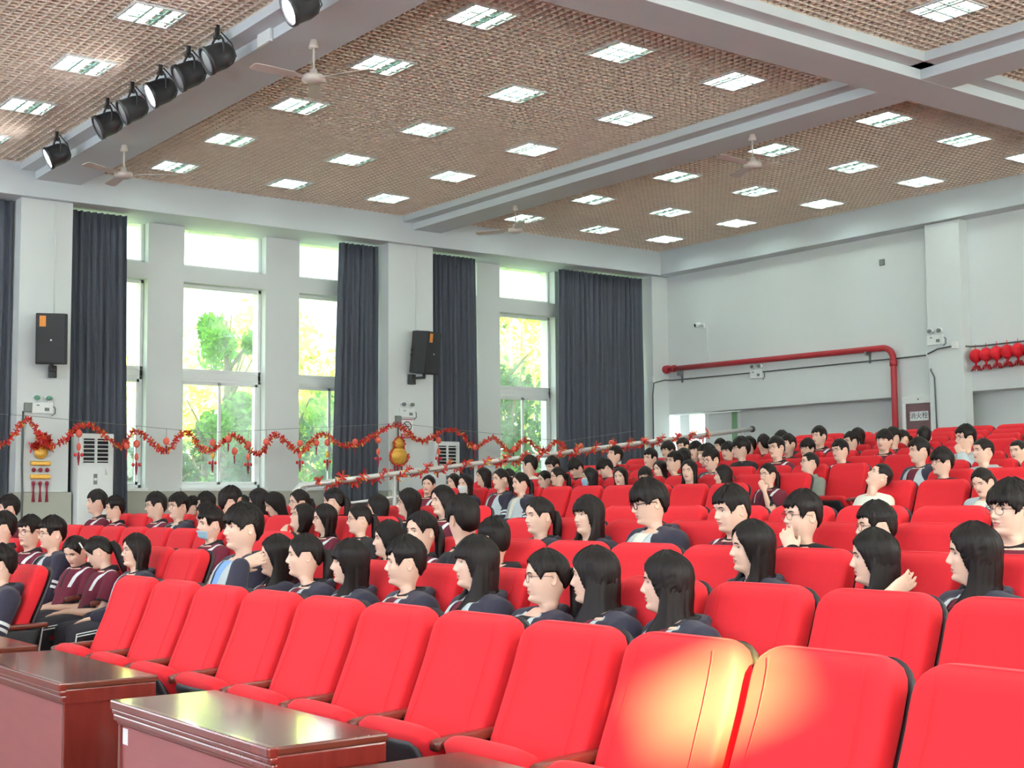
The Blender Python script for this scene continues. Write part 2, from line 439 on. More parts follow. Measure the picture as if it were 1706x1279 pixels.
# false back over the grids
struct(MB().box(-20.6, 5.0, -4.3, 19.5, 6.70, 6.76).obj('ceiling', M_PLEN, smooth=False))
for y0, y1 in ((6.28, 7.38), (13.10, 14.10)):
    for x0, x1 in ((-20.56, -10.2), (-9.58, 5.0)):
        struct(MB().box(x0, x1, y0, y1, 6.44, 6.71).box(x0, x1, y0 + .22, y1 - .18, 6.32, 6.45).obj('ceiling_beam', M_BEAM, smooth=False, bevel=.006))
struct(MB().box(-10.42, -9.36, -4.3, 19.46, 6.44, 6.71).box(-10.2, -9.58, -4.3, 19.46, 6.318, 6.45).obj('ceiling_beam', M_BEAM, smooth=False, bevel=.006))

# ------------------------------------------------------------------ curtains
def curtain(y0, y1, z0, z1, label, folds, flare=0.0, side=0):
    m = MB(); n = int((y1 - y0) * 60); rings = []
    nz = 12
    ph = random.uniform(0, 6)
    for i in range(nz + 1):
        q = i / nz; z = z1 + (z0 - z1) * q; ring = []
        a0 = y0 - (flare * q if side < 0 else 0); a1 = y1 + (flare * q if side > 0 else 0)
        for sgn in (1, -1):
            for j in range(n + 1):
                u = j / n if sgn > 0 else 1 - j / n
                y = a0 + (a1 - a0) * u
                w_ = u * folds * 2 * PI + ph + .5 * math.sin(3 * q + u * 9)
                d = .045 * math.sin(w_) + .018 * math.sin(2.3 * w_ + 1 + 2 * q) + .006 * math.sin(7 * w_)
                ring.append((-21.0 + d + sgn * .006, y + .01 * math.sin(w_ * 1.7 + q * 4), z))
        rings.append(ring)
    m.loft(rings, 0)
    o = m.obj('curtain', M_CURT)
    tag(o, label, 'curtain', 'blue grey window curtains')
curtain(4.7, 6.30, .62, 6.04, 'blue grey curtain hanging before the column with the first loudspeaker', 12)
curtain(7.16, 8.10, .62, 6.02, 'blue grey curtain hanging behind the first tall air conditioner', 9, .10, 1)
curtain(12.05, 12.84, .62, 6.02, 'blue grey curtain hanging just before the no-smoking sign column', 8, .14, -1)
curtain(13.86, 15.02, .62, 6.02, 'dark curtain behind the second air conditioner and second loudspeaker', 11, .08, 1)
curtain(17.10, 19.31, .62, 6.02, 'wide dark curtain filling the corner beside the back wall', 18, .05, -1)

# ------------------------------------------------------------------ ceiling lamps
def make_lamp():
    t = thing('ceiling_lamp', 'x', 'ceiling light', group='square ceiling lamps')
    f = MB(); a = .30; z0 = -.012
    for s in (-1, 1):
        f.box(-a, a, s * (a - .02) - .012, s * (a - .02) + .012, z0, .14); f.box(s * (a - .02) - .012, s * (a - .02) + .012, -a, a, z0, .14)
    f.obj('frame', M_WPLA, t, smooth=False)
    MB().box(-.275, .275, -.275, .275, .11, .13).obj('reflector', M_LOUV, t, smooth=False)
    for k in (-1, 0, 1):
        MB().tube([(-.26, k * .18, .03), (.26, k * .18, .03)], .028, 10).obj('tube', M_TUBE, t)
    l = MB()
    for k in (-1, 1):
        l.box(-.275, .275, k * .092 - .013, k * .092 + .013, -.018, .085); l.box(k * .092 - .012, k * .092 + .012, -.275, .275, -.019, .085)
    l.obj('louvre', M_LOUV, t, smooth=False)
    return t
lamp0 = make_lamp(); used = [False]
def lamp(x, y, label):
    if used[0]: copy_tree(lamp0, (x, y, 6.55), None, label)
    else: used[0] = True; lamp0.location = (x, y, 6.55); lamp0['label'] = label
LX = [-19.47, -17.53, -15.48, -13.42, -11.42]
BAYS = [('bay before the spotlight beam', [3.35, 5.42]), ('bay behind the spotlight beam', [8.27, 10.24, 12.10]), ('bay beside the back wall', [15.04, 16.86, 18.56])]
for bay, ys in BAYS:
    for j, y in enumerate(ys):
        for i, x in enumerate(LX):
            lamp(x, y, 'square ceiling lamp, %s from windows, %s line of the %s' % (ORD[i + 1], ORD[j + 1], bay))
for bay, ys in BAYS[1:]:
    for j, y in enumerate(ys):
        for i, x in enumerate((-8.35, -6.3, -4.3)):
            lamp(x, y, 'square lamp past the cross beam, %s out, %s line of %s' % (ORD[i + 1], ORD[j + 1], bay))
# lamps of the hall's front half, over the camera's side
for j, y in enumerate((-2.6, .4, 3.35, 5.42)):
    for i, x in enumerate((-8.35, -6.3, -4.3, -2.2, 0.2, 2.6)):
        lamp(x, y, 'square lamp over the front floor, %s out from the cross beam, %s line' % (ORD[i + 1], ORD[j + 1]))
for j, y in enumerate((8.27, 10.24, 12.10)):
    for i, x in enumerate((-1.5, 1.2)):
        lamp(x, y, 'square lamp far out near the other side wall, %s out, %s line' % (ORD[i + 1], ORD[j + 1]))

# ------------------------------------------------------------------ spotlights on the first beam
def make_spot():
    t = thing('stage_spotlight', 'x', 'spotlight', group='stage spotlights on the beam')
    d = Vector((-.18, -.80, -.42)).normalized()
    M = d.to_track_quat('Z', 'Y').to_matrix()
    def P(x, y, z): return M @ Vector((x, y, z)) + Vector((0, 0, -.30))
    def ring(r, z): return [P(r * math.cos(2 * PI * k / 28), r * math.sin(2 * PI * k / 28), z) for k in range(28)]
    MB().loft([ring(r, z) for r, z in ((.02, -.17), (.09, -.165), (.125, -.13), (.145, -.05), (.148, .10), (.158, .105), (.158, .15), (.138, .15), (.132, .12))], 0, True).obj('housing', M_BLACK, t)
    MB().loft([ring(r, z) for r, z in ((.13, .122), (.12, .136), (.06, .142), (.01, .143))], 0, True).obj('lens', M_LENS, t)
    ya = []
    for k in range(13):
        a = PI * k / 12
        ya.append(Vector((.17 * math.cos(a), -.01, -.30 + .22 * max(0, math.sin(a)) ** .6)))
    MB().tube(ya, .012, 6).obj('yoke', M_BLACK, t)
    MB().box(-.02, .02, -.03, .01, -.10, .10).box(-.035, .035, -.045, .025, -.10, -.06).obj('clamp', M_BLACK, t, smooth=False, bevel=.006)
    MB().tube([(.02, .02, -.02), (.12, .10, -.16), (.20, .12, -.32), (.12, .08, -.40)], .008, 6).obj('power_cable', M_BLACK, t)
    return t
SPX = [(-18.55, 1), (-16.63, 0), (-15.80, 0), (-14.93, 1), (-14.13, 0), (-13.38, 0), (-11.50, 1)]
sp0 = make_spot()
slab = ['lit spotlight nearest the windows at the end of the beam', 'unlit black spotlight beside the lit end one, first dark one', 'unlit black spotlight, second of the pair before the middle lit one',
        'lit spotlight in the middle of the row, between dark ones', 'unlit black spotlight just beyond the middle lit one', 'unlit black spotlight beside the steel plate on the beam', 'lit spotlight beside the ceiling fan at the far end of the row']
for i, (x, on) in enumerate(SPX):
    o = sp0 if i == 0 else copy_tree(sp0)
    o.location = (x, 6.16, 6.53); o['label'] = slab[i]
    for ch in o.children:
        if ch.name.split('.')[0] == 'lens':
            ch.material_slots[0].link = 'OBJECT'; ch.material_slots[0].material = M_LAMPON if on else M_LENS
tag(MB().box(-13.05, -12.75, 6.46, 6.495, 6.30, 6.50).obj('junction_plate', M_WPLA, smooth=False, bevel=.006), 'pale square junction plate on the spotlight beam', 'electrical plate')

# ------------------------------------------------------------------ ceiling fans
def make_fan():
    t = thing('ceiling_fan', 'x', 'fan', group='ceiling fans')
    MB().tube([(0, 0, .33), (0, 0, .36), (0, 0, .42)], [.055, .05, .035], 16).obj('canopy', M_FAN, t)
    MB().tube([(0, 0, .05), (0, 0, .36)], .012, 8).obj('rod', M_FAN, t)
    MB().tube([(0, 0, .10), (0, 0, .05), (0, 0, .03), (0, 0, -.02), (0, 0, -.05)], [.04, .05, .12, .13, .06], 20).obj('motor', M_FAN, t)
    for k in range(3):
        a = R(20 + 120 * k); M = Matrix.Rotation(a, 4, 'Z') @ Matrix.Rotation(R(10), 4, 'X')
        b = MB(); rings = []
        for u, wd_ in ((.12, .02), (.2, .03), (.24, .06), (.6, .075), (.70, .07), (.72, .045)):
            rings.append([M @ Vector((u, s * wd_, h)) for s, h in ((-1, 0), (1, 0), (1, .006), (-1, .006))])
        b.loft(rings).obj('blade', M_FAN, t, smooth=False)
    return t
fan0 = make_fan()
FANS = [(-17.83, 6.84, 35, 'cream ceiling fan under the spotlight beam, nearest the windows'), (-12.52, 6.86, 10, 'cream ceiling fan under the spotlight beam, beside the far lit spotlight'),
        (-17.85, 13.60, 70, 'cream ceiling fan under the second beam, above the second loudspeaker column'), (-12.42, 13.50, 15, 'cream ceiling fan under the second beam, before the back wall lamps'),
        (-9.0, 7.35, 48, 'cream ceiling fan under the crossing beam at the top edge')]
for i, (x, y, a, lb) in enumerate(FANS):
    o = fan0 if i == 0 else copy_tree(fan0)
    o.location = (x, y, 5.90 if i < 4 else 6.02); o.rotation_euler = (0, 0, R(a)); o['label'] = lb

# ------------------------------------------------------------------ loudspeakers on the columns
def speaker(loc, rz, tilt, label):
    t = thing('loudspeaker', label, 'speaker', loc, (0, 0, rz), 'wall loudspeakers')
    Mt = Matrix.Rotation(tilt, 4, 'X')
    def T(v): return Mt @ Vector(v)
    prof = [(-.22, -.20), (.22, -.20), (.22, .05), (.13, .20), (-.13, .20), (-.22, .05)]
    MB().loft([[T((x, y, z)) for x, y in prof] for z in (-.38, .38)]).obj('cabinet', M_BOX, t, smooth=False, bevel=.015)
    MB().loft([[T((x, y, z)) for x, y in ((-.20, -.215), (.20, -.215), (.20, -.195), (-.20, -.195))] for z in (-.36, .36)]).obj('front_grille', M_BOX, t, smooth=False, bevel=.008)
    for sx in (-1, 1):
        for dz in (.03, -.06):
            MB().obox(Matrix.Translation(T((sx * .178, .125, dz))) @ Mt @ Matrix.Rotation(sx * R(-31), 4, 'Z'), .012, .07, .05).obj('handle', M_DARK, t, smooth=False, bevel=.004)
    MB().obox(Matrix.Translation(T((-.12, -.218, .26))) @ Mt, .09, .006, .16).obj('sticker', M_STICKO, t, smooth=False)
    MB().obox(Matrix.Translation(T((.0, -.218, -.02))) @ Mt, .025, .006, .025).obj('badge', M_SIGNW, t, smooth=False)
    MB().box(-.05, .05, .0, .3, -.47, -.43).box(-.06, .06, .22, .32, -.56, -.38).tube([(0, 0, -.45), (0, 0, -.37)], .03, 10).obj('bracket', M_BLACK, t, smooth=False, bevel=.006)
    return t
speaker((-20.36, 6.74, 3.88), R(68), R(6), 'black loudspeaker high on the first column, facing the stage side')
speaker((-20.36, 13.42, 4.06), R(112), R(6), 'black loudspeaker high on the second column, facing the seats')

# ------------------------------------------------------------------ floor-standing air conditioners
def aircon(y0, label):
    t = thing('air_conditioner', label, 'air conditioner', (-20.65, y0 + .28, .6), (0, 0, R(90)), 'standing air conditioners')
    MB().box(-.28, .28, -.17, .17, .0, 1.88).obj('cabinet', M_WPLA, t, smooth=False, bevel=.02)
    MB().box(-.21, .19, -.176, -.168, 1.43, 1.80).obj('outlet', M_DARK, t, smooth=False)
    g = MB()
    for k in range(6): g.obox(Matrix.Translation((-.01, -.185, 1.46 + k * .062)) @ Matrix.Rotation(R(25), 4, 'X'), .41, .03, .008)
    g.box(-.03, .01, -.195, -.17, 1.43, 1.80).box(-.225, -.205, -.195, -.17, 1.41, 1.82).box(.185, .205, -.195, -.17, 1.41, 1.82).box(-.22, .2, -.195, -.17, 1.80, 1.82).box(-.22, .2, -.195, -.17, 1.41, 1.43)
    g.obj('grille', M_WPLA, t, smooth=False)
    MB().box(-.26, .26, -.181, -.171, .35, 1.37).obj('front_panel', M_WPLA, t, smooth=False, bevel=.006)
    p = MB().box(-.04, .02, -.188, -.180, 1.10, 1.26).obj('control_panel', M_GPLA, t, smooth=False, bevel=.004)
    MB().box(-.033, .013, -.191, -.187, 1.16, 1.20).obj('display', M_SIGNW, p, smooth=False)
    MB().box(.13, .19, -.184, -.180, 1.23, 1.35).obj('energy_label', M_SIGNW, t, smooth=False)
    q = MB()
    for k in range(5): q.box(.138, .182 - .006 * k, -.1855, -.1838, 1.25 + k * .02, 1.258 + k * .02)
    q.obj('label_print', M_GPLA, t, smooth=False)
    return t
aircon(7.21, 'white standing air conditioner beside the first loudspeaker column')
aircon(13.72, 'white standing air conditioner beside the no-smoking sign column')

# ------------------------------------------------------------------ emergency lamps, sign, conduits
def emergency(loc, rz, label, lens, curved=False):
    t = thing('emergency_light', label, 'emergency light', loc, (0, 0, rz), 'twin-head emergency lights')
    MB().box(-.16, .16, -.05, 0, -.09, .08).obj('case', M_WPLA, t, smooth=False, bevel=.01)
    MB().box(.03, .10, -.055, -.045, -.05, .0).obj('vent', M_GPLA, t, smooth=False)
    MB().box(-.09, -.05, -.055, -.045, .025, .045).obj('switch', M_GPLA, t, smooth=False)
    for s in (-1, 1):
        h = MB().tube([(s * .09, -.02, .08), (s * .09, -.02, .11)], .012, 8).obj('neck', M_WPLA, t)
        MB().ell((s * .09, -.03, .15), .062, .04, .045, 16, 8).obj('lamp_head', M_WPLA, t)
        MB().ell((s * .09, -.062, .148), .05, .014, .035, 16, 8).obj('lens', lens, t)
    MB().tube([(.16, -.02, .03), (.20, -.02, .0), (.20, -.02, -.08), (.15, -.02, -.12)], .007, 6).obj('lead', M_CABLE, t)
emergency((-20.68, 6.71, 2.86), R(90), 'emergency light with green lenses on the first loudspeaker column', M_GREEN)
emergency((-20.68, 13.25, 2.99), R(90), 'emergency light above the no-smoking sign', M_GPLA)
emergency((-18.22, 19.80, 3.82), 0, 'emergency light under the red pipe on the back wall', M_GPLA)
emergency((-13.93, 19.56, 4.06), 0, 'emergency light on the back wall column above the conduit', M_GPLA)
for x, y, z, lb in ((-20.68, 6.50, 2.86, 'grey junction box beside the green-lensed emergency light'), (-20.68, 13.06, 2.86, 'grey junction box beside the no-smoking sign')):
    tag(MB().box(x, x + .05, y - .06, y + .06, z - .07, z + .07).obj('junction_box', M_GPLA, smooth=False, bevel=.008), lb, 'electrical box')
for x, y, z, lb in ((-14.22, 19.76, 3.86, 'white junction box beside the back wall column'), (-13.55, 19.53, 3.93, 'white junction box on the back column corner by the lanterns'), (-20.72, 19.33, 3.87, 'grey junction box in the corner by the red pipe end')):
    tag(MB().box(x - .05, x + .05, y - .03, y + .04, z - .06, z + .06).obj('junction_box', M_WPLA, smooth=False, bevel=.008), lb, 'electrical box')
sg = thing('no_smoking_sign', 'white and red no-smoking sign on the second column', 'sign', (-20.67, 13.25, 2.70), (0, 0, R(90)))
MB().box(-.13, .13, -.012, 0, -.17, .17).obj('board', M_SIGNW, sg, smooth=False)
MB().box(-.13, .13, -.015, -.010, -.17, -.09).obj('red_band', M_SIGNR, sg, smooth=False)
rg = MB()
rg.tube([(.085 * math.cos(a), -.016, .04 + .085 * math.sin(a)) for a in np.linspace(0, 2 * PI, 33)], .008, 6).tube([(-.06, -.016, .10), (.06, -.016, -.02)], .008, 6)
rg.obj('prohibition_ring', M_SIGNK, sg)
MB().box(-.05, .05, -.018, -.012, .035, .05).obj('cigarette', M_SIGNK, sg, smooth=False)
MB().tube([(-.12, -.014, .168), (.12, -.014, .168)], .006, 6).obj('top_strip', M_SIGNR, sg)
def cjk(text, size, parent, m, loc, rot, name='lettering'):
    cu = bpy.data.curves.new(name, 'FONT'); cu.body = text; cu.size = size; cu.align_x = 'CENTER'; cu.align_y = 'CENTER'; cu.extrude = .001
    o = bpy.data.objects.new(name, cu); C.objects.link(o)
    bpy.context.view_layer.update()
    dg = bpy.context.evaluated_depsgraph_get()
    me = bpy.data.meshes.new_from_object(o.evaluated_get(dg), depsgraph=dg)
    bpy.data.objects.remove(o)
    me.materials.clear(); me.materials.append(m)
    return link(name, me, parent, loc, rot)
cjk('禁止吸烟', .055, sg, M_SIGNW, (0, -.017, -.13), (R(90), 0, 0))
def conduit(pts, r, label, m=None):
    tag(MB().tube(pts, r, 8).obj('cable_conduit', m or M_CABLE), label, 'conduit')
conduit([(-20.66, 6.43, 2.80), (-20.66, 6.43, 2.0), (-20.62, 6.43, 1.6), (-20.62, 6.43, .62)], .016, 'grey conduit running down the first loudspeaker column')
conduit([(-20.66, 13.06, 2.80), (-20.66, 13.06, 1.6), (-20.62, 13.06, 1.57), (-20.62, 13.06, .62)], .016, 'grey conduit running down the no-smoking sign column')
conduit([(-20.72, 19.34, 2.0), (-20.72, 19.34, 3.55), (-20.68, 19.34, 3.80), (-20.66, 19.62, 3.87), (-20.6, 19.77, 3.87), (-18, 19.78, 3.85), (-15.0, 19.78, 3.84), (-14.2, 19.77, 3.84)], .014, 'dark conduit along the back wall under the red pipe')
conduit([(-14.1, 19.54, 3.83), (-13.9, 19.54, 3.90), (-13.55, 19.53, 3.92), (-13.36, 19.70, 3.90), (-13.2, 19.78, 3.90), (-10.5, 19.78, 3.92)], .014, 'grey conduit above the red paper lanterns')
conduit([(-14.14, 19.77, 3.78), (-14.05, 19.54, 3.55), (-13.98, 19.54, 3.42), (-13.96, 19.54, 2.2)], .013, 'grey conduit running down the back wall column')
conduit([(-20.66, 6.86, 4.3), (-20.66, 6.86, 6.05)], .008, 'thin white cable above the first loudspeaker', M_WPLA)
conduit([(-20.66, 13.44, 4.5), (-20.66, 13.44, 6.05)], .008, 'thin white cable above the second loudspeaker', M_WPLA)
conduit([(-19.55, 19.785, 3.95), (-19.55, 19.785, 4.9)], .007, 'thin white cable below the wall camera', M_WPLA)
# fire pipe, hydrant cabinet, camera
t = thing('fire_pipe', 'long red fire pipe along the back wall, bending down', 'pipe')
MB().tube([(-20.70, 19.70, 4.10), (-18, 19.70, 4.07), (-15.15, 19.70, 4.04)] + [(-15.15 + .22 * math.sin(a), 19.70, 3.82 + .22 * math.cos(a)) for a in np.linspace(.2, PI / 2, 6)] + [(-14.93, 19.70, 3.2), (-14.93, 19.70, 1.2)], .055, 14).obj('pipe_run', M_PIPE, t)
MB().tube([(-20.74, 19.70, 4.10), (-20.60, 19.70, 4.10)], .085, 14).obj('end_flange', M_PIPE, t)
MB().tube([(-20.50, 19.70, 4.10), (-20.42, 19.70, 4.10)], .075, 14).obj('collar', M_PIPE, t)
MB().tube([(-14.93, 19.70, 3.80), (-14.93, 19.70, 3.70)], .068, 14).obj('collar', M_PIPE, t)
for x in (-20.3, -15.5): MB().box(x - .02, x + .02, 19.66, 19.80, 3.94, 4.05).box(x - .015, x + .015, 19.77, 19.80, 3.80, 4.0).obj('bracket', M_GPLA, t, smooth=False)
hx, hz = -14.47, 2.42
t = thing('hydrant_cabinet', 'white framed fire hydrant cabinet with dark red glass door', 'fire cabinet', (hx, 19.80, hz))
f = MB().box(-.34, .34, -.06, 0, .60, .72).box(-.34, -.27, -.06, 0, -.9, .60).box(.27, .34, -.06, 0, -.9, .60).box(-.34, .34, -.06, 0, -1.0, -.9)
f.obj('frame', M_WPLA, t, smooth=False, bevel=.008)
d = MB().box(-.27, .27, -.04, -.02, -.9, .60).obj('door', M_DKRED, t, smooth=False)
MB().box(-.30, -.285, -.075, -.055, -.1, .08).obj('handle', M_STEEL, d, smooth=False)
MB().box(-.19, .19, -.048, -.038, .30, .46).obj('sign_plate', M_SIGNW, t, smooth=False)
cjk('消火栓', .125, t, M_SIGNK, (0, -.051, .38), (R(90), 0, 0))
MB().tube([(0, -.062, .67), (0, -.055, .67)], .016, 10).obj('lock', M_GPLA, t)
t = thing('security_camera', 'small white bullet camera high on the back wall', 'camera', (-19.66, 19.8, 4.92))
MB().box(-.04, .04, -.03, 0, -.05, .05).obj('mount', M_WPLA, t, smooth=False, bevel=.006)
MB().tube([(0, -.02, 0), (-.02, -.10, .02), (-.05, -.20, .0)], [.02, .045, .05], 14).obj('body', M_WPLA, t)
MB().tube([(-.05, -.20, 0), (-.052, -.206, -.001)], .036, 14).obj('lens', M_DARK, t)
tag(MB().box(-15.22, -15.12, 19.76, 19.8, 5.53, 5.64).obj('wall_sensor', M_GPLA, smooth=False, bevel=.006), 'small grey sensor box high on the back wall', 'sensor')

# ------------------------------------------------------------------ red paper lanterns
lan = thing('paper_lantern', 'x', 'lantern', group='red paper lanterns on the back wall')
MB().ell((0, 0, 0), .105, .105, .115, 20, 12).obj('globe', M_PAPERRED, lan)
MB().tube([(0, 0, .11), (0, 0, .19)], .006, 6).obj('cord', M_PAPERRED, lan)
MB().tube([(0, 0, -.11), (0, 0, -.125), (0, 0, -.19)], [.035, .02, .018], 10).obj('tassel_stem', M_PAPERRED, lan)
b = MB()
for k in range(14):
    a = k * 2.4; b.tube([(0, 0, -.17), (.05 * math.cos(a), .05 * math.sin(a), -.20 + .03 * math.sin(k)), (.085 * math.cos(a), .085 * math.sin(a), -.25)], [.004, .012, .004], 5, k % 2)
b.obj('tassel', [M_MAROONP, M_TINR], lan)
for i in range(7):
    o = lan if i == 0 else copy_tree(lan)
    o.location = (-13.24 + .195 * i, 19.65, 3.73 + .006 * i)
    o['label'] = 'round red paper lantern, %s from the back wall column' % ORD[i + 1]

# ------------------------------------------------------------------ handrail along the seats
def rz(y): return 1.63 + (y - 8.7) * .1105
t = thing('handrail', 'steel handrail climbing beside the seating, wrapped in tinsel', 'handrail', (-16.2, 8.7, .6))
def L(y, z): return (0, y - 8.7, z - .6)
MB().tube([L(8.62, 1.42), L(8.62, 1.55), L(8.70, rz(8.7))] + [L(y, rz(y)) for y in (10, 12, 14, 16, 17.42)], .038, 12).obj('top_rail', M_STEEL, t)
MB().tube([L(8.72, rz(8.7) - .32), L(17.3, rz(17.3) - .32)], .02, 8).obj('lower_rail', M_STEEL, t)
for i in range(7):
    y = 8.78 + i * 1.40
    MB().tube([L(y, .6), L(y, rz(y))], .028, 10).obj('post', M_STEEL, t)
for i in range(40):
    y = 8.95 + i * .21
    MB().tube([L(y, rz(y) - .95 if rz(y) - .95 > .6 else .62), L(y, rz(y) - .32)], .009, 6).obj('baluster', M_STEEL, t)
MB().tube([L(17.42, rz(17.42)), L(17.46, rz(17.46))], .055, 14).obj('end_cap', M_SHELL, t)

# ------------------------------------------------------------------ tinsel
def tinsel(path, label, name, dens=150, fr=.055, mats=(M_TINR, M_TINO, M_TING), parent=None, core=True):
    path = [Vector(p) for p in path]
    m = MB()
    if core: m.tube(path, .008, 5)
    seg = [(b - a).length for a, b in zip(path, path[1:])]
    for a, b, l_ in zip(path, path[1:], seg):
        tdir = (b - a).normalized(); u = tdir.orthogonal().normalized(); w_ = tdir.cross(u)
        for k in range(max(1, int(l_ * dens))):
            p = a + (b - a) * random.random(); an = random.uniform(0, 2 * PI)
            d = (u * math.cos(an) + w_ * math.sin(an) + tdir * random.uniform(-.6, .6)).normalized()
            n = d.cross(tdir).normalized(); ln = fr * random.uniform(.6, 1.25); hw = .009
            q = p + d * ln; tw = tdir * hw + n * random.uniform(-.008, .008)
            mi = random.choices((0, 1, 2), (6, 3, 1))[0]
            m.add([p - tw, p + tw, q + tw, q - tw, p + d * .5 * ln + n * .005], [(0, 1, 4), (1, 2, 4), (2, 3, 4), (3, 0, 4)], mi)
    return m.obj(name, list(mats), parent, smooth=False, fixn=False)
GP = [(5.2, 2.45), (5.97, 2.26), (6.34, 2.66), (6.62, 2.30), (6.88, 2.34), (7.1, 2.57), (7.38, 2.54), (7.76, 2.27), (8.02, 2.52), (8.48, 2.21), (8.81, 2.53), (9.18, 2.22), (9.65, 2.48), (10.08, 2.17), (10.38, 2.51),
      (10.84, 2.24), (11.24, 2.55), (11.65, 2.36), (12.0, 2.40), (12.34, 2.58), (12.75, 2.73), (13.23, 2.46), (13.77, 2.66), (14.1, 2.61), (14.4, 2.37), (14.84, 2.55), (15.22, 2.30), (15.59, 2.52), (16.01, 2.31), (16.3, 2.51), (16.6, 2.40)]
XG = -20.2
pp = []
for i in range(len(GP) - 1):
    p0 = GP[max(0, i - 1)]; p1 = GP[i]; p2 = GP[i + 1]; p3 = GP[min(len(GP) - 1, i + 2)]
    for k in range(6):
        s = k / 6
        f_ = lambda j: .5 * (2 * p1[j] + (p2[j] - p0[j]) * s + (2 * p0[j] - 5 * p1[j] + 4 * p2[j] - p3[j]) * s * s + (-p0[j] + 3 * p1[j] - 3 * p2[j] + p3[j]) * s ** 3)
        pp.append((XG, f_(0), f_(1)))
tag(tinsel(pp, '', 'tinsel_garland', 210, .06), 'long red and orange tinsel garland looping before the windows', 'garland')
tag(MB().tube([(XG, 5.0, 2.75), (XG, 6.4, 2.70), (XG, 9.2, 2.52), (XG, 12.8, 2.76), (XG, 16.5, 2.52), (-20.0, 18.2, 2.75)], .004, 5).obj('hanging_wire', M_GPLA), 'thin wire strung along the windows above the garland', 'wire')
pts = []
for i in range(150):
    y = 8.9 + i * (16.4 - 8.9) / 149
    pts.append((-16.2 + .06 * math.cos(i * .9), y, rz(y) + .06 * math.sin(i * .9)))
tag(tinsel(pts, '', 'tinsel_wrap', 120, .075), 'red tinsel wound around the steel handrail', 'garland')
# hanging ornaments
def wire_z(y): return float(np.interp(y, [5.0, 6.4, 9.2, 12.8, 16.5, 18.2], [2.75, 2.70, 2.52, 2.76, 2.52, 2.75]))
def ornament(y, ztop, kind, label):
    t = thing('hanging_ornament', label, 'ornament', (XG + (.2 * (y - 16.5) / 1.7 if y > 16.5 else 0), y, ztop), group='paper ornaments on the garland wire')
    MB().tube([(0, 0, wire_z(y) - ztop + .002), (0, 0, -.5 if kind else -.25)], .003, 4).obj('cord', M_MAROONP, t)
    if kind == 0:
        MB().ell((0, 0, -.13), .05, .05, .06, 12, 8).obj('lantern', M_PINK, t)
        MB().tube([(0, 0, -.2), (0, 0, -.33)], [.016, .008], 6).obj('tassel', M_MAROONP, t)
    else:
        MB().ell((0, 0, -.14), .055, .05, .06, 12, 8).obj('lantern', M_PINK, t)
        MB().ell((0, 0, -.34), .045, .03, .06, 12, 8).obj('lower_lantern', M_PINK if kind == 1 else M_GOLD, t)
        for k in (-1, 1): MB().ell((0, k * .05, -.46), .02, .025, .03, 10, 6).obj('petal', M_TINR, t)
        MB().tube([(0, 0, -.42), (0, 0, -.50), (0, 0, -.62)], [.012, .022, .006], 6).obj('tassel', M_MAROONP, t)
ORN = [(7.12, 2.60, 1, 'column edge and air conditioner'), (7.86, 2.42, 0, 'first air conditioner'), (8.02, 2.46, 1, 'half hidden first window'), (8.50, 2.50, 0, 'first white pillar between windows'), (9.28, 2.50, 2, 'near edge of the wide window'), (9.55, 2.55, 0, 'sliding pane of the wide window'),
       (9.66, 2.36, 0, 'sash meeting of the wide window'), (9.90, 2.48, 1, 'second pane of the wide window'), (10.22, 2.52, 0, 'far edge of the wide window'), (10.84, 2.52, 1, 'second white pillar between windows'), (11.15, 2.52, 0, 'second white pillar beside the narrow window'), (11.36, 2.54, 2, 'narrow window'), (11.90, 2.55, 0, 'near edge of the middle curtain'),
       (12.36, 2.60, 1, 'folds of the middle curtain'), (13.62, 2.62, 1, 'sign column edge'), (14.42, 2.50, 0, 'second air conditioner'), (15.3, 2.48, 0, 'white pillar past the second air conditioner'), (16.9, 2.56, 0, 'wide corner curtain'), (17.6, 2.64, 1, 'wide corner curtain, farther one')]
for y, z, k, lb in ORN: ornament(y, z, k, 'coral paper ornament hanging before the ' + lb)
t = thing('festive_hanging', 'big red and gold paper hanging on the first loudspeaker column', 'ornament', (-20.70, 6.70, 2.42))
tinsel([(.06, -.08, .02), (.06, .08, .02), (.06, .12, -.1), (.06, -.12, -.12), (.06, -.16, -.16), (.06, .2, -.18)], '', 'tinsel_bow', 260, .07, parent=t)
MB().ell((.06, 0, -.24), .04, .10, .10, 16, 10).obj('gold_medallion', M_GOLD, t)
for j, (z, n) in enumerate(((-.40, 3), (-.60, 3))):
    MB().box(.03, .09, -.15, .15, z - .035, z + .035).obj('gold_plaque', M_GOLD, t, smooth=False, bevel=.02)
    for k in (-1, 0, 1): MB().ell((.06, k * .10, z - .10), .03, .03, .035, 10, 6).obj('bead', M_MAROONP, t)
for k in (-1, 0, 1):
    MB().tube([(.06, k * .10, -.72), (.06, k * .10, -.80), (.06, k * .10, -.98)], [.02, .012, .026], 8).obj('tassel', M_MAROONP, t)
t = thing('gourd_hanging', 'gold and red gourd-shaped hanging on the no-smoking sign column', 'ornament', (-20.70, 13.05, 2.48))
MB().ell((.06, 0, -.06), .06, .12, .11, 18, 10).obj('upper_gourd', M_GOLD, t)
MB().ell((.06, 0, -.27), .07, .19, .17, 18, 10).obj('lower_gourd', M_GOLD, t)
tinsel([(.09, .11 * math.cos(a), -.05 + .11 * math.sin(a)) for a in np.linspace(-.6, PI + .6, 14)], '', 'upper_rim', 160, .03, parent=t)
tinsel([(.09, .19 * math.cos(a), -.27 + .17 * math.sin(a)) for a in np.linspace(.9, 2 * PI - 2.1 + 1.1 + PI * .0 + 1.2, 20)], '', 'lower_rim', 150, .03, parent=t)
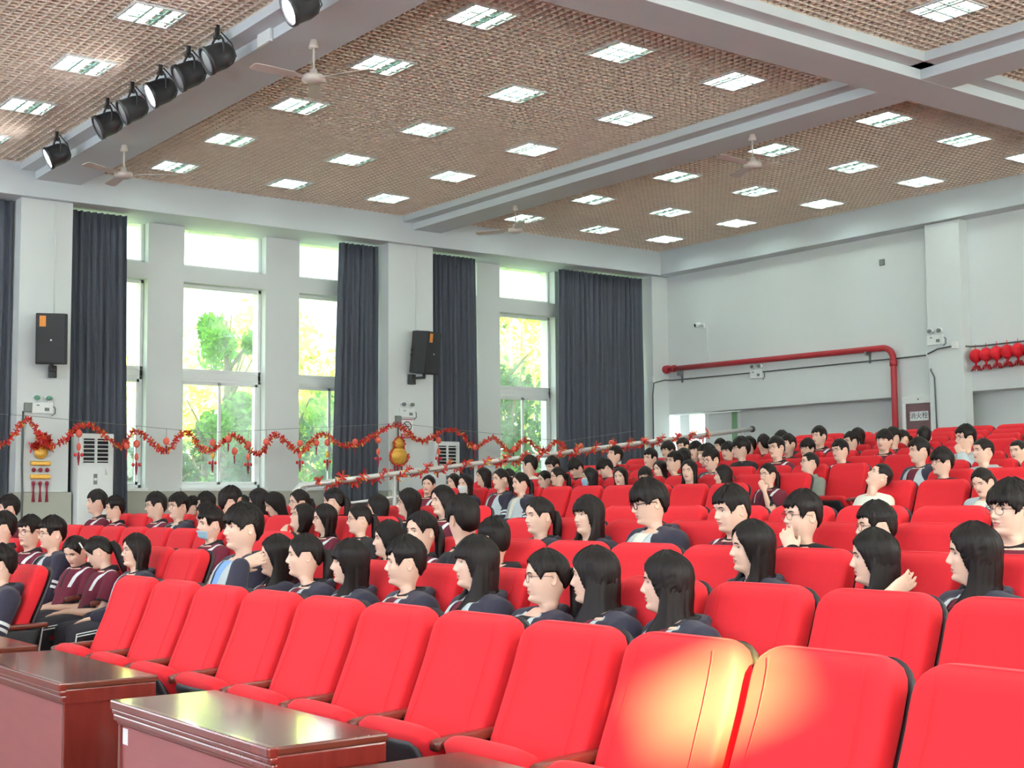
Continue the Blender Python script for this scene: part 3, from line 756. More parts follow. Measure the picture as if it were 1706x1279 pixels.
for n_, cz, ra, rb_ in (('upper_foil', -.06, .10, .09), ('lower_foil', -.27, .165, .145)):
    tinsel([(.105 - .03 * q, ra * q * math.cos(9 * q * 2), cz + rb_ * q * math.sin(9 * q * 2)) for q in np.linspace(.05, 1, 40)], '', n_, 120, .03, (M_GOLD, M_TING, M_TINR), t, False)
MB().tube([(.03, 0, .36), (.05, 0, .04)], .006, 6).obj('cord', M_MAROONP, t)
for k in (-1, 0, 1): MB().tube([(.06, k * .07, -.42), (.06, k * .07, -.60)], [.02, .012], 6).obj('tassel', M_MAROONP, t)
# ------------------------------------------------------------------ auditorium chairs
def rrect(hw, ht, e=3.6, n=28):
    out = []
    for k in range(n):
        a = 2 * PI * k / n; c, s = math.cos(a), math.sin(a)
        out.append((hw * math.copysign(abs(c) ** (2 / e), c), ht * math.copysign(abs(s) ** (2 / e), s)))
    return out
# backrest: local origin on the floor under the front top edge; forward is -Y
BZ = np.array([.42, .50, .60, .72, .84, .94, 1.02]); BY = np.array([-.165, -.175, -.155, -.105, -.055, -.02, .0])
def back_y(z): return float(np.interp(z, BZ, BY))
def back_rings(hw0, th, z0, z1, off, r, bols=0.0, e=4.0, n=56):
    rings = []
    zs = [z0, z0 + .004, z0 + .015, z0 + .04] + list(np.linspace(z0 + .08, z1 - r, 12)) + [z1 - r * (1 - math.sin(a)) for a in (.35, .7, 1.0, 1.2, 1.38, 1.5, PI / 2)]
    for z in zs:
        d = z1 - z; hw = hw0
        if d < r: hw = hw0 - r + math.sqrt(max(0, r * r - (r - d) ** 2))
        db = z - z0
        if db < .05: hw -= .02 * (1 - db / .05)
        dt = min(1, max(0.12, d / .035)) ** .5 * min(1, max(.2, db / .03)) ** .5
        ring = []
        for (x, y) in rrect(hw, th * dt, e, n):
            yy = y
            if y < 0: yy -= bols * (min(1, abs(x) / hw0) ** 4) - .012 * math.cos(PI * x / 2 / hw0) * (0 if bols else 1)
            ring.append((x, back_y(z) + off + yy, z))
        rings.append(ring)
    return rings
me_back = MB().loft(back_rings(.247, .058, .405, 1.022, .052, .085, .016)).mesh('backrest', M_RED)
me_shell = MB().loft(back_rings(.240, .020, .39, 1.012, .118, .09)).mesh('back_shell', M_SHELL)
me_seams = []
for s in (-1, 1):
    seam = MB(); seam.tube([(s * (.178 + .012 * math.sin(z * 5)), back_y(z) - .0135 + (0.012 if z > 1.0 else 0), z) for z in np.linspace(.47, 1.0, 14)], .0013, 5); me_seams.append(seam.mesh('seam', M_RED))
def seat_bm(): # cushion, hinge at origin, extends to -Y
    rings = []
    for y, hw, ht, zz in ((.02, .15, .02, 0), (.0, .21, .045, 0), (-.08, .225, .06, .004), (-.20, .23, .064, .008), (-.30, .23, .062, .006), (-.36, .225, .055, -.002), (-.395, .21, .04, -.012), (-.41, .16, .018, -.016)):
        rings.append([(x, y, zz + z) for x, z in rrect(hw, ht, 3.4)])
    return MB().loft(rings)
me_seat = seat_bm().mesh('seat', M_RED)
sh = []
for y, hw, ht, zz in ((.02, .15, .012, -.045), (-.06, .20, .022, -.055), (-.25, .20, .024, -.058), (-.36, .185, .018, -.050), (-.385, .15, .01, -.045)):
    sh.append([(x, y, zz + z) for x, z in rrect(hw, ht, 4)])
me_sshell = MB().loft(sh).mesh('seat_shell', M_SHELL)
def arm_bm(x):
    m = MB()
    rings = [[(x + a, y, .628 + zz + b) for a, b in rrect(.028, .017, 4, 16)] for y, zz in ((.06, .012), (.0, .012), (-.15, .008), (-.28, .002), (-.335, -.006), (-.35, -.012))]
    return m.loft(rings)
me_arm = arm_bm(.2755).mesh('armrest', M_WOOD)
me_arm0 = arm_bm(-.2755).mesh('armrest', M_WOOD)
def sup_bm(x):
    return MB().loft([[(x + a, y0 + b, z) for a, b in rrect(.016, hh, 6, 16)] for z, y0, hh in ((.0, -.10, .13), (.03, -.10, .12), (.06, -.10, .06), (.40, -.11, .07), (.60, -.13, .14), (.615, -.14, .16))])
me_sup = sup_bm(.2755).mesh('support_leg', M_SHELL)
me_sup0 = sup_bm(-.2755).mesh('support_leg', M_SHELL)
NCH = {}
def chair(x, k, occ, first, label):
    t = thing('auditorium_chair', label, 'chair', (x, yr(k), fl(k)), group='red auditorium chairs')
    b = link('backrest', me_back, t)
    if k < 2:
        for q in me_seams: link('seam', q, b)
    link('back_shell', me_shell, t)
    tilt = -R(3) if occ else R(-60)
    hz, hy = (.395, -.165) if occ else (.31, -.135)
    s = link('seat', me_seat, t, (0, hy, hz), (tilt, 0, 0))
    link('seat_shell', me_sshell, t, (0, hy, hz), (tilt, 0, 0))
    link('armrest', me_arm, t); link('support_leg', me_sup, t)
    if first: link('armrest', me_arm0, t); link('support_leg', me_sup0, t)
    return t
PITCH = .551
# (row, first x, step, count, block)
ROWS = []
CEN0 = {0: -7.47, 1: -7.47, 2: -7.47, 3: -7.47, 4: -7.47, 5: -7.70, 6: -7.73, 7: -8.45, 8: -8.65, 9: -8.75, 10: -8.75, 11: -8.75, 12: -8.75, 13: -8.75}
CENN = {0: 13, 1: 11, 2: 10, 3: 8, 4: 7, 5: 4, 6: 4, 7: 4, 8: 3, 9: 2, 10: 2, 11: 2, 12: 2, 13: 2}
LEF0 = {0: -9.36, 1: -8.87, 2: -9.42, 3: -9.42, 4: -9.45}
LEFN = {0: 2, 1: 8, 2: 12, 3: 11, 4: 11}
# ------------------------------------------------------------------ people (x, row, head height above that floor, head turn, hair, clothes, notes)
PEOPLE = [
    (-9.26, 0, 1.17, 27, 'S', 'J', ''),
    (-12.34, 1, 1.27, 22, 'S', 'M', ''),
    (-11.63, 1, 1.24, -22, 'S', 'M', 'g'),
    (-11.04, 1, 1.24, 4, 'S', 'JB', 'g'),
    (-10.44, 1, 1.13, -30, 'P', 'M', 'd25 k'),
    (-9.87, 1, 1.11, 31, 'P', 'M', 'd22'),
    (-9.29, 1, 1.11, 4, 'B', 'J', 'g'),
    (-7.59, 1, 1.35, 8, 'F', 'JU', 'l'),
    (-7.15, 1, 1.16, 22, 'L', 'J', 'face'),
    (-6.81, 1, 1.17, 27, 'P', 'J', ''),
    (-6.31, 1, 1.15, 30, 'K', 'J', ''),
    (-5.76, 1, 1.17, 31, 'S', 'J', ''),
    (-5.16, 1, 1.19, 26, 'K', 'J', ''),
    (-4.63, 1, 1.14, 29, 'P', 'JB', 'g'),
    (-4.31, 1, 1.16, 51, 'L', 'J', ''),
    (-3.88, 1, 1.15, 46, 'L', 'J', ''),
    (-15.28, 2, 1.34, 12, 'S', 'M', ''),
    (-10.09, 2, 1.21, 5, 'S', 'M', 'mc'),
    (-7.42, 2, 1.13, 27, 'B', 'M', ''),
    (-7.05, 2, 1.19, -2, 'P', 'M', ''),
    (-6.61, 2, 1.28, 95, 'S', 'D', ''),
    (-6.3, 2, 1.15, 81, 'S', 'M', ''),
    (-4.3, 2, 1.16, 32, 'L', 'J', ''),
    (-3.61, 2, 1.13, 47, 'L', 'M', 'hair'),
    (-3.14, 2, 1.16, 51, 'L', 'J', ''),
    (-15.12, 3, 1.29, 18, 'S', 'M', ''),
    (-14.57, 3, 1.22, 16, 'S', 'M', 'g'),
    (-13.41, 3, 1.25, 13, 'S', 'M', 'g'),
    (-12.88, 3, 1.24, -5, 'S', 'JB', 'g reach'),
    (-12.21, 3, 1.15, 45, 'S', 'J', ''),
    (-11.8, 3, 1.29, -160, 'S', 'D', 'g'),
    (-10.38, 3, 1.13, 18, 'B', 'M', 'g u20 chin'),
    (-9.91, 3, 1.08, 14, 'B', 'M', 'g'),
    (-9.35, 3, 1.12, 19, 'P', 'D', 'g'),
    (-7.05, 3, 1.17, 8, 'P', 'J', ''),
    (-6.55, 3, 1.18, 5, 'K', 'JT', ''),
    (-5.95, 3, 1.28, 25, 'F', 'JT', 'gb d8'),
    (-5.3, 3, 1.23, 16, 'S', 'M', 'd5'),
    (-4.81, 3, 1.19, 21, 'S', 'D', 'g chin'),
    (-4.33, 3, 1.11, 37, 'S', 'J', 'g chin'),
    (-3.58, 3, 1.23, 17, 'F', 'M', 'g'),
    (-14.65, 4, 1.11, 19, 'S', 'J', ''),
    (-14.25, 4, 1.18, 30, 'S', 'J', ''),
    (-13.36, 4, 1.11, 56, 'S', 'D', ''),
    (-12.97, 4, 1.21, 42, 'B', 'D', ''),
    (-12.51, 4, 1.19, 17, 'B', 'M', 'd20'),
    (-12.09, 4, 1.19, 8, 'P', 'M', 'g'),
    (-11.39, 4, 1.2, 45, 'P', 'M', 'g'),
    (-10.59, 4, 1.13, 37, 'B', 'D', ''),
    (-10.08, 4, 1.18, 28, 'B', 'D', 'g'),
    (-9.54, 4, 1.2, 9, 'B', 'M', ''),
    (-14.9, 5, 1.2, -36, 'P', 'M', ''),
    (-14.04, 5, 1.2, -15, 'L', 'J', 'm'),
    (-13.27, 5, 1.25, 7, 'P', 'J', ''),
    (-12.87, 5, 1.2, 13, 'P', 'JT', ''),
    (-7.74, 5, 1.19, 37, 'U', 'W', 'u35'),
    (-6.59, 5, 1.11, 1, 'P', 'LJ', 'd15'),
    (-15.65, 6, 1.09, -5, 'B', 'M', ''),
    (-14.93, 6, 1.2, 21, 'B', 'M', ''),
    (-14.37, 6, 1.17, 7, 'P', 'J', ''),
    (-13.61, 6, 1.1, 9, 'P', 'J', ''),
    (-13.33, 6, 1.17, 24, 'P', 'J', 'g'),
    (-12.72, 6, 1.15, 30, 'L', 'J', 'mt'),
    (-12.17, 6, 1.14, -23, 'L', 'J', ''),
    (-11.73, 6, 1.14, -27, 'K', 'J', 'g'),
    (-11.01, 6, 1.2, -20, 'L', 'J', ''),
    (-10.47, 6, 1.13, 41, 'L', 'J', ''),
    (-9.83, 6, 1.13, 3, 'P', 'M', 'g chin'),
    (-7.67, 6, 1.22, 25, 'F', 'D', 'g'),
    (-15.13, 7, 1.27, 58, 'S', 'W', ''),
    (-14.59, 7, 1.25, -1, 'S', 'D', 'd15'),
    (-14.07, 7, 1.23, 5, 'F', 'D', 'd25'),
    (-13.44, 7, 1.22, 31, 'F', 'D', 'd28'),
    (-12.26, 7, 1.23, 14, 'S', 'M', 'g u10'),
    (-12.48, 7, 1.06, 3, 'B', 'D', ''),
    (-11.58, 7, 1.26, 5, 'S', 'J', 'g d10'),
    (-10.09, 7, 1.16, 34, 'U', 'G', 'g u8'),
    (-8.61, 7, 1.26, 29, 'S', 'J', ''),
    (-7.87, 7, 1.23, 28, 'U', 'LJ', ''),
    (-14.48, 8, 1.28, 11, 'S', 'M', 'u18'),
    (-13.7, 8, 1.22, -2, 'S', 'J', ''),
    (-13.05, 8, 1.2, 104, 'S', 'D', ''),
    (-12.63, 8, 1.24, 15, 'S', 'D', ''),
    (-11.99, 8, 1.31, 37, 'F', 'D', 'g'),
    (-11.4, 8, 1.29, 3, 'S', 'M', 'g'),
    (-10.41, 8, 1.22, 11, 'S', 'M', 'g'),
    (-8.72, 8, 1.31, 26, 'S', 'LJ', 'g chin'),
    (-8.09, 8, 1.12, 8, 'U', 'LJ', ''),
    (-14.33, 9, 1.25, 4, 'F', 'D', 'g'),
    (-13.78, 9, 1.23, -5, 'F', 'J', ''),
    (-13.51, 9, 1.19, 45, 'S', 'D', ''),
    (-13.15, 9, 1.2, -4, 'F', 'J', ''),
    (-11.75, 9, 1.19, -1, 'F', 'D', 'g'),
    (-10.54, 9, 1.25, -8, 'F', 'M', ''),
    (-12.05, 9, 1.26, 4, 'S', 'D', ''),
    (-14.99, 10, 1.23, -1, 'S', 'J', 'g'),
    (-13.63, 10, 1.2, 47, 'S', 'D', ''),
    (-13.36, 10, 1.22, 108, 'S', 'D', ''),
    (-12.33, 10, 1.29, 5, 'S', 'M', ''),
    (-11.78, 10, 1.19, 21, 'S', 'J', 'g'),
    (-11.1, 10, 1.22, 23, 'S', 'D', ''),
    (-10.67, 10, 1.21, 129, 'S', 'J', ''),
    (-13.02, 10, 1.26, 8, 'S', 'D', ''),
    (-15.12, 11, 1.14, 16, 'S', 'D', ''),
    (-12.44, 11, 1.19, 11, 'B', 'J', ''),
    (-11.66, 11, 1.11, 23, 'P', 'J', '')
]
occ_c = {}
for k in range(14):
    xs_c = [CEN0[k] + PITCH * i for i in range(CENN[k])]
    xs_l = [LEF0.get(k, -9.70) - PITCH * i for i in range(LEFN.get(k, 11))]
    allx = [(x, 'c', i) for i, x in enumerate(xs_c)] + [(x, 'l', i) for i, x in enumerate(xs_l)]
    occ = set()
    for p in PEOPLE:
        if p[1] != k: continue
        c = min((a for a in allx if (a[1], a[2]) not in occ), key=lambda a: abs(a[0] - p[0]))
        occ.add((c[1], c[2]))
    rown = 'front row' if k == 0 else ORD[k + 1] + ' row'
    for x, bl, i in allx:
        o_ = (bl, i) in occ
        lb = '%s, %s from the aisle, %s of the %s block' % ('red auditorium chair with someone seated' if o_ else 'empty red auditorium chair', ORD[i + 1], rown, 'middle' if bl == 'c' else 'window')
        chair(x, k, o_, (bl == 'c' and i == 0) or (bl == 'l' and i == len(xs_l) - 1), lb)

# ------------------------------------------------------------------ long mahogany tables
def table(x0, x1, label, sticker=False):
    y0, y1 = 1.825, 2.195
    t = thing('conference_table', label, 'table', ((x0 + x1) / 2, (y0 + y1) / 2, 0), group='narrow mahogany tables before the seats')
    hx, hy = (x1 - x0) / 2, (y1 - y0) / 2
    MB().box(-hx - .01, hx + .01, -hy - .005, hy + .01, .725, .75).obj('tabletop', M_MTOP, t, smooth=False, bevel=.007)
    e = MB()
    for z, o_, hh in ((.735, .022, .016), (.712, .016, .010), (.69, .010, .012)):
        e.box(-hx - .012, hx + .012, -hy - o_, -hy + .01, z - hh, z + hh)
    e.box(-hx - .006, hx + .006, -hy, hy + .004, .665, .725)
    e.obj('moulded_edge', M_MAHO, t, smooth=False, bevel=.006)
    MB().box(-hx + .018, hx - .018, -hy + .012, -hy + .03, .06, .67).obj('front_panel', M_MAHO_LIT, t, smooth=False)
    for s in (-1, 1):
        MB().box(min(s * hx, s * (hx - .024)), max(s * hx, s * (hx - .024)), -hy + .004, hy - .02, 0, .67).obj('side_panel', M_MAHO, t, smooth=False, bevel=.004)
    MB().box(-hx + .02, hx - .02, -hy + .04, hy - .05, .46, .475).obj('shelf', M_MAHO, t, smooth=False)
    if sticker: MB().box(-hx + .03, -hx + .075, -hy + .0105, -hy + .012, .60, .655).obj('white_label', M_SIGNW, t, smooth=False)
table(-8.0, -6.78, 'mahogany table farthest along, mostly cut off, near the aisle end chair')
table(-6.50, -5.30, 'mahogany table with dark glossy top before the first front-row chairs')
table(-4.74, -3.55, 'mahogany table with a white label and window reflections on top', True)
table(-3.15, -1.95, 'mahogany table of which only the top corner shows, nearest')

# ------------------------------------------------------------------ heads, hair, bodies
def smooth_prof(zs, vals, zq):
    zz = np.linspace(min(zs), max(zs), 600)
    v = np.interp(zz, zs, vals)
    g = np.exp(-np.linspace(-2, 2, 25) ** 2); g /= g.sum()
    vp = np.pad(v, 12, mode='edge')
    return np.interp(zq, zz, np.convolve(vp, g, 'valid'))
PZ = [-.27, -.14, -.128, -.120, -.112, -.105, -.095, -.08, -.065, -.05, -.035, -.02, 0, .015, .03, .05, .07, .09, .105, .113, .1175]
PF = [-.040, -.030, -.036, -.056, -.076, -.086, -.089, -.086, -.090, -.091, -.090, -.090, -.0885, -.090, -.094, -.091, -.082, -.064, -.041, -.022, -.004]
PB = [.056, .046, .047, .048, .050, .052, .056, .063, .072, .081, .094, .097, .100, .101, .101, .097, .088, .068, .043, .023, .004]
PWD = [.060, .054, .0535, .053, .0525, .053, .0555, .0610, .0655, .0690, .0715, .0735, .0755, .0765, .0768, .0755, .0690, .0545, .035, .020, .004]
def grid_angles(n):
    u = np.linspace(0, 2 * PI, n, endpoint=False)
    return u - .5 * np.sin(u)
def zlevels(n):
    return np.concatenate([np.linspace(-.27, -.125, max(4, n // 8)), np.linspace(-.120, .055, int(n * .66)), np.linspace(.062, .1175, max(6, n // 5))])
def head_surface(phi, zs, full=1.0):
    P, Z = np.meshgrid(phi, zs)
    yf = smooth_prof(PZ, PF, zs)[:, None]; yb = smooth_prof(PZ, PB, zs)[:, None]; w = smooth_prof(PZ, PWD, zs)[:, None]
    s, c = np.sin(P), np.cos(P)
    jaw = np.clip((-.03 - Z) / .08, 0, 1) * (Z > -.125)
    e = 1.0 + .35 * jaw - .12 * (1 - jaw)
    X = w * np.sign(s) * np.abs(s) ** np.where(c > 0, e, .92)
    Y = np.where(c > 0, yf * np.abs(c) ** (.82 + .25 * jaw), yb * np.abs(c) ** .9)
    return P, X, Y, Z, c
def head_arrays(nphi, nz, wide=1.0, ears=True):
    phi = grid_angles(nphi); zs = zlevels(nz)
    P, X, Y, Z, c = head_surface(phi, zs)
    a = np.abs(X); fr = np.clip(c, 0, 1) ** .5
    g = lambda x0, sx, z0, sz: np.exp(-((a - x0) / sx) ** 2 - ((Z - z0) / sz) ** 2)
    g0 = lambda sx, z0, sz: np.exp(-(X / sx) ** 2 - ((Z - z0) / sz) ** 2)
    amp = np.interp(Z, [-.048, -.042, -.034, -.026, .0, .012, .022], [0, .010, .0225, .0215, .009, .003, 0])
    sx = np.interp(Z, [-.042, -.034, -.02, .01], [.015, .0135, .0095, .0085])
    D = amp * np.exp(-(X / sx) ** 2)
    D += .004 * g(.0145, .006, -.036, .006)
    D -= .0085 * g(.031, .017, .000, .0115)
    D += .0045 * g(.031, .02, .021, .008)
    D += .0035 * g(.045, .02, -.026, .018)
    D += .0055 * g0(.020, -.0575, .0055) + .0062 * g0(.018, -.0695, .006) - .0045 * g0(.024, -.0635, .0025)
    D -= .002 * g0(.006, -.049, .006)
    D += .004 * g0(.022, -.100, .012) - .003 * g0(.025, -.082, .006)
    Y = Y - D * fr
    n = len(phi); nzz = len(zs)
    V = np.stack([X * wide, Y, Z], -1).reshape(-1, 3)
    f = []; mi = []
    for i in range(nzz - 1):
        for j in range(n):
            k = (j + 1) % n
            f.append((i * n + j, i * n + k, (i + 1) * n + k, (i + 1) * n + j))
            x = (X[i, j] + X[i, k]) / 2; z = (zs[i] + zs[i + 1]) / 2; cc = c[i, j]
            mi.append(4 if cc > .3 and (x / .0235) ** 2 + ((z + .0635) / (.0105 - .004 * abs(x) / .0235)) ** 2 < 1 else 0)
    f.append(tuple(range(n))[::-1]); mi.append(0)
    f.append(tuple(range((nzz - 1) * n, nzz * n))); mi.append(0)
    m = MB(); m.v = [tuple(p) for p in V]; m.f = f; m.m = mi
    q = 10 if nphi > 50 else 6
    for s in (-1, 1):
        x0 = s * .0315 * wide
        m.ell((x0, -.0692, .001), .0146, .0085, .0054, q + 4, q, 2, Matrix.Rotation(s * -R(14), 3, 'Z') @ Matrix.Rotation(s * R(4), 3, 'Y'))
        m.ell((x0 - s * .001, -.0742, .0012), .0066, .0054, .0056, q, q - 2, 3)
        m.tube([(x0 + s * dx, -.0780 + .25 * abs(dx) ** 1.1 + (.004 if dx > .008 else 0), .0045 + dz) for dx, dz in ((-.0135, -.0035), (-.008, .001), (0, .0028), (.008, .0018), (.0145, -.0012))], [.0008, .0018, .0022, .0022, .001], 5, 3)
        m.tube([(x0 + s * dx, -.0905 + ay, .0215 + dz) for dx, ay, dz in ((-.016, -.002, -.002), (-.006, -.0015, .001), (.006, .001, .0025), (.016, .0065, .0005), (.021, .0105, -.0025))], [.0022, .0034, .0034, .0026, .001], 6, 1)
        if not ears: continue
        er = []
        for t_, r_, o_ in ((0, .55, 0), (.25, .9, .004), (.6, 1.0, .010), (.85, .93, .014), (1, .78, .0135), (1.0, .6, .009), (1.0, .25, .006)):
            er.append([(s * (.0685 * wide + o_ + .006 * math.cos(b)), .012 + .0165 * r_ * math.cos(b) + .004, -.012 + .0315 * r_ * math.sin(b) + .003) for b in np.linspace(0, 2 * PI, 14, endpoint=False)])
        m.loft(er, 0)
    return m
HEADS = {'near': head_arrays(84, 72), 'nearw': head_arrays(84, 72, 1.07), 'far': head_arrays(34, 34), 'farw': head_arrays(34, 34, 1.06), 'nearh': head_arrays(84, 72, 1, False), 'farh': head_arrays(34, 34, 1, False)}
HEADS = {k: (np.array(m.v), m.f, m.m) for k, m in HEADS.items()}

def vnoise(x, seed):
    r = np.random.default_rng(seed).random(512)
    i = np.floor(x).astype(int); f = x - i; f = f * f * (3 - 2 * f)
    return r[i % 512] * (1 - f) + r[(i + 1) % 512] * f
STY = {  # |angle from the face|, hairline height, jag, thickness (crown, side)
    'S': ([0, 22, 42, 54, 64, 74, 86, 104, 116, 140, 180], [.046, .044, .050, .034, -.010, -.008, .022, .024, -.022, -.06, -.075], .011, .025, .010),
    'U': ([0, 25, 45, 55, 66, 74, 86, 104, 116, 140, 180], [.058, .056, .052, .03, .0, .0, .024, .026, -.01, -.045, -.055], .002, .009, .006),
    'F': ([0, 25, 45, 58, 68, 78, 88, 104, 116, 140, 180], [.022, .024, .024, .012, -.012, -.010, .014, .018, -.03, -.065, -.078], .012, .024, .015),
    'B': ([0, 12, 30, 46, 60, 72, 84, 104, 180], [.080, .070, .050, .024, -.010, -.06, -.105, -.11, -.11], .005, .018, .013),
    'L': ([0, 12, 30, 46, 60, 72, 84, 104, 180], [.082, .072, .052, .024, -.015, -.07, -.12, -.12, -.12], .004, .017, .012),
    'K': ([0, 20, 38, 52, 62, 72, 84, 104, 180], [.022, .024, .022, .006, -.03, -.08, -.12, -.12, -.12], .009, .018, .012),
    'P': ([0, 14, 32, 46, 58, 68, 80, 104, 118, 140, 180], [.076, .068, .056, .038, .010, -.014, .020, .022, -.02, -.05, -.06], .003, .016, .009),
}
def hair_mesh(style, near, seed):
    A, ZL, jag, tc_, ts = STY[style]
    nphi, nz = (120, 64) if near else (48, 30)
    phi = np.linspace(0, 2 * PI, nphi, endpoint=False)
    zs = np.concatenate([np.linspace(-.125, .07, int(nz * .7)), np.linspace(.074, .1175, nz - int(nz * .7))])
    P, X, Y, Z, c = head_surface(phi, zs)
    ang = np.degrees(np.arccos(np.clip(np.cos(P), -1, 1)))
    part = .12 if style in 'LBP' else 0
    zl = np.interp(ang, A, ZL) + jag * (vnoise(P * 14 + 3, seed) - .5) * 2 * (ang < 75)
    am = np.clip((Z - zl) / .007 + .5, 0, 1); am = am * am * (3 - 2 * am)
    cr = np.clip((Z - .03) / .09, 0, 1)
    t = ts + (tc_ - ts) * cr
    strand = 1 + (.42 if near else .3) * (vnoise(P * 22 + Z * 30 + (vnoise(P * 5 + Z * 20, seed + 2)) * 3, seed + 1) - .5)
    if style in 'SF': strand += .6 * (vnoise(P * 7 + Z * 60, seed + 4) - .5) * cr
    t = t * strand
    off = -.013 + (t + .013) * am
    dz = off * np.clip(Z / .1175, 0, 1) ** 2
    hor = off * np.sqrt(np.clip(1 - np.clip(Z / .12, 0, 1) ** 3, 0, 1))
    Xh = X + np.sin(P) * hor; Yh = Y - np.cos(P) * hor; Zh = Z + dz
    V = np.stack([Xh, Yh, Zh], -1).reshape(-1, 3)
    n = nphi; f = []
    for i in range(len(zs) - 1):
        for j in range(n):
            k = (j + 1) % n
            if am[i, j] + am[i, k] + am[i + 1, j] + am[i + 1, k] < .02: continue
            f.append((i * n + j, i * n + k, (i + 1) * n + k, (i + 1) * n + j))
    f.append(tuple(range((len(zs) - 1) * n, len(zs) * n)))
    m = MB(); m.v = [tuple(p) for p in V]; m.f = f; m.m = [0] * len(f)
    if style in 'LKB':
        zb = {'L': -.40, 'K': -.36, 'B': -.15}[style]
        a0 = {'L': 76, 'K': 76, 'B': 76}[style]
        nj, nk = (44, 20) if near else (22, 9)
        rings = []
        for i in range(nk + 1):
            q = i / nk; z = .035 + (zb - .035) * q
            a1 = R(a0 - (8 * q if style != 'B' else -6 * q))
            rx = np.interp(-z, [-.04, .0, .12, .2, .28, .4], [.080, .086, .088, .094, .106, .112])
            rb = np.interp(-z, [-.04, .05, .12, .2, .28, .4], [.106, .109, .102, .124, .148, .158])
            rf = np.interp(-z, [-.04, .05, .12, .2, .26, .32, .42], [.105, .105, .14, .30, .50, .58, .60])
            if style == 'B': rx -= .012 * q * q * 0; rb -= .012 * q
            th = .026 * (1 - .35 * q)
            ph = np.linspace(a1, 2 * PI - a1, nj)
            grv = (vnoise(ph * 16 + q * 1.2, seed + 5) - .5) * .010
            endj = (vnoise(ph * 9, seed + 6) - .5) * (.05 if style != 'B' else .02) * (q > .97)
            cc, ss = np.cos(ph), np.sin(ph)
            ro = np.where(cc > 0, rf, rb)
            o = np.stack([ss * (rx + grv), -cc * ro + np.where(cc < 0, grv, 0), z + endj], -1)
            inn = np.stack([ss * (rx - th), -cc * (ro - th), z + endj], -1)
            rings.append([tuple(p) for p in o] + [tuple(p) for p in inn[::-1]])
        m.loft(rings, 0)
    if style == 'P':
        pts = [(0, .095, .02), (0, .125, .015), (.004, .138, -.03), (.008, .135, -.10), (.012, .128, -.18), (.014, .125, -.25), (.014, .122, -.29)]
        m.tube(pts, [.022, .030, .034, .032, .028, .018, .004], 14 if near else 8, 0)
    return m.mesh('hair', M_HAIR)
HAIR = {}
def hair(style, near, v):
    key = (style, near, v)
    if key not in HAIR: HAIR[key] = hair_mesh(style, near, 40 + v * 17 + ord(style))
    return HAIR[key]

# glasses and masks, in head coordinates
def glasses_mesh(thick):
    m = MB(); r = .0026 if thick else .0013
    for s in (-1, 1):
        pts = []
        for a in np.linspace(0, 2 * PI, 23):
            ca, sa = math.cos(a), math.sin(a)
            pts.append((s * .034 + .0235 * math.copysign(abs(ca) ** .7, ca), -.1005 + .006 * abs(s * .034 + .0235 * ca) / .05, -.003 + .0195 * math.copysign(abs(sa) ** .75, sa)))
        m.tube(pts, r, 6)
        m.tube([(s * .056, -.094, .004), (s * .072, -.080, .006), (s * .0775, -.02, .006), (s * .078, .012, .002), (s * .075, .022, -.012)], r, 6)
    m.tube([(-.011, -.100, .002), (0, -.103, .005), (.011, -.100, .002)], r, 6)
    return m.mesh('glasses', M_GLF if thick else M_GLT)
me_gl = {True: glasses_mesh(True), False: glasses_mesh(False)}
def mask_mesh(chin, m_):
    m = MB(); rings = []
    z0, z1 = (-.118, -.055) if chin else (-.118, -.018)
    for z in np.linspace(z0, z1, 9):
        ph = np.linspace(-R(62), R(62), 15)
        P, X, Y, Z, c = head_surface(ph % (2 * PI), np.array([z]))
        b = .012 + (.014 * math.exp(-((z + .045) / .03) ** 2)) * np.cos(ph) ** 4
        o = [(X[0, j] + math.sin(ph[j]) * b[j], Y[0, j] - math.cos(ph[j]) * b[j], z) for j in range(15)]
        i_ = [(X[0, j] + math.sin(ph[j]) * (b[j] - .005), Y[0, j] - math.cos(ph[j]) * (b[j] - .005), z) for j in range(15)]
        rings.append(o + i_[::-1])
    m.loft(rings)
    for s in (-1, 1):
        for zz in (z0 + .01, z1 - .01): m.tube([(s * .068, -.035, zz), (s * .080, .01, -.02), (s * .078, .024, -.01)], .0014, 5)
    return m.mesh('face_mask', m_)
me_mask = {'m': mask_mesh(False, M_MASKW), 'mt': mask_mesh(False, M_MASKB), 'mc': mask_mesh(True, M_MASKB)}

# arm joints per pose: (shoulder, elbow, wrist, finger direction, palm normal) for -X and +X arms
def V3(*a): return Vector(a)
LAPR = (V3(-.165, .0, .845), V3(-.225, -.10, .60), V3(-.075, -.345, .575), V3(.45, -.85, -.15), V3(0, .1, -1))
LAPL = (V3(.165, .0, .845), V3(.225, -.10, .60), V3(.075, -.345, .600), V3(-.45, -.85, -.15), V3(0, .1, -1))
POSES = {
    'lap': (LAPR, LAPL),
    'chin': (LAPR, (V3(.165, .0, .845), V3(.20, -.225, .660), V3(.085, -.185, .895), V3(-.55, .15, .80), V3(-.6, .75, .1))),
    'face': (LAPR, (V3(.165, .0, .845), V3(.20, -.36, .80), V3(.055, -.255, 1.03), V3(.30, .80, .30), V3(-.85, .40, .0))),
    'hair': (LAPR, (V3(.165, .0, .845), V3(.245, -.22, .72), V3(.175, -.105, .935), V3(.10, .85, .42), V3(-1, .1, .1))),
    'reach': (LAPR, (V3(.165, .0, .845), V3(.215, -.235, .70), V3(.10, -.50, .735), V3(-.05, -.75, -.65), V3(0, .6, -.7))),
}
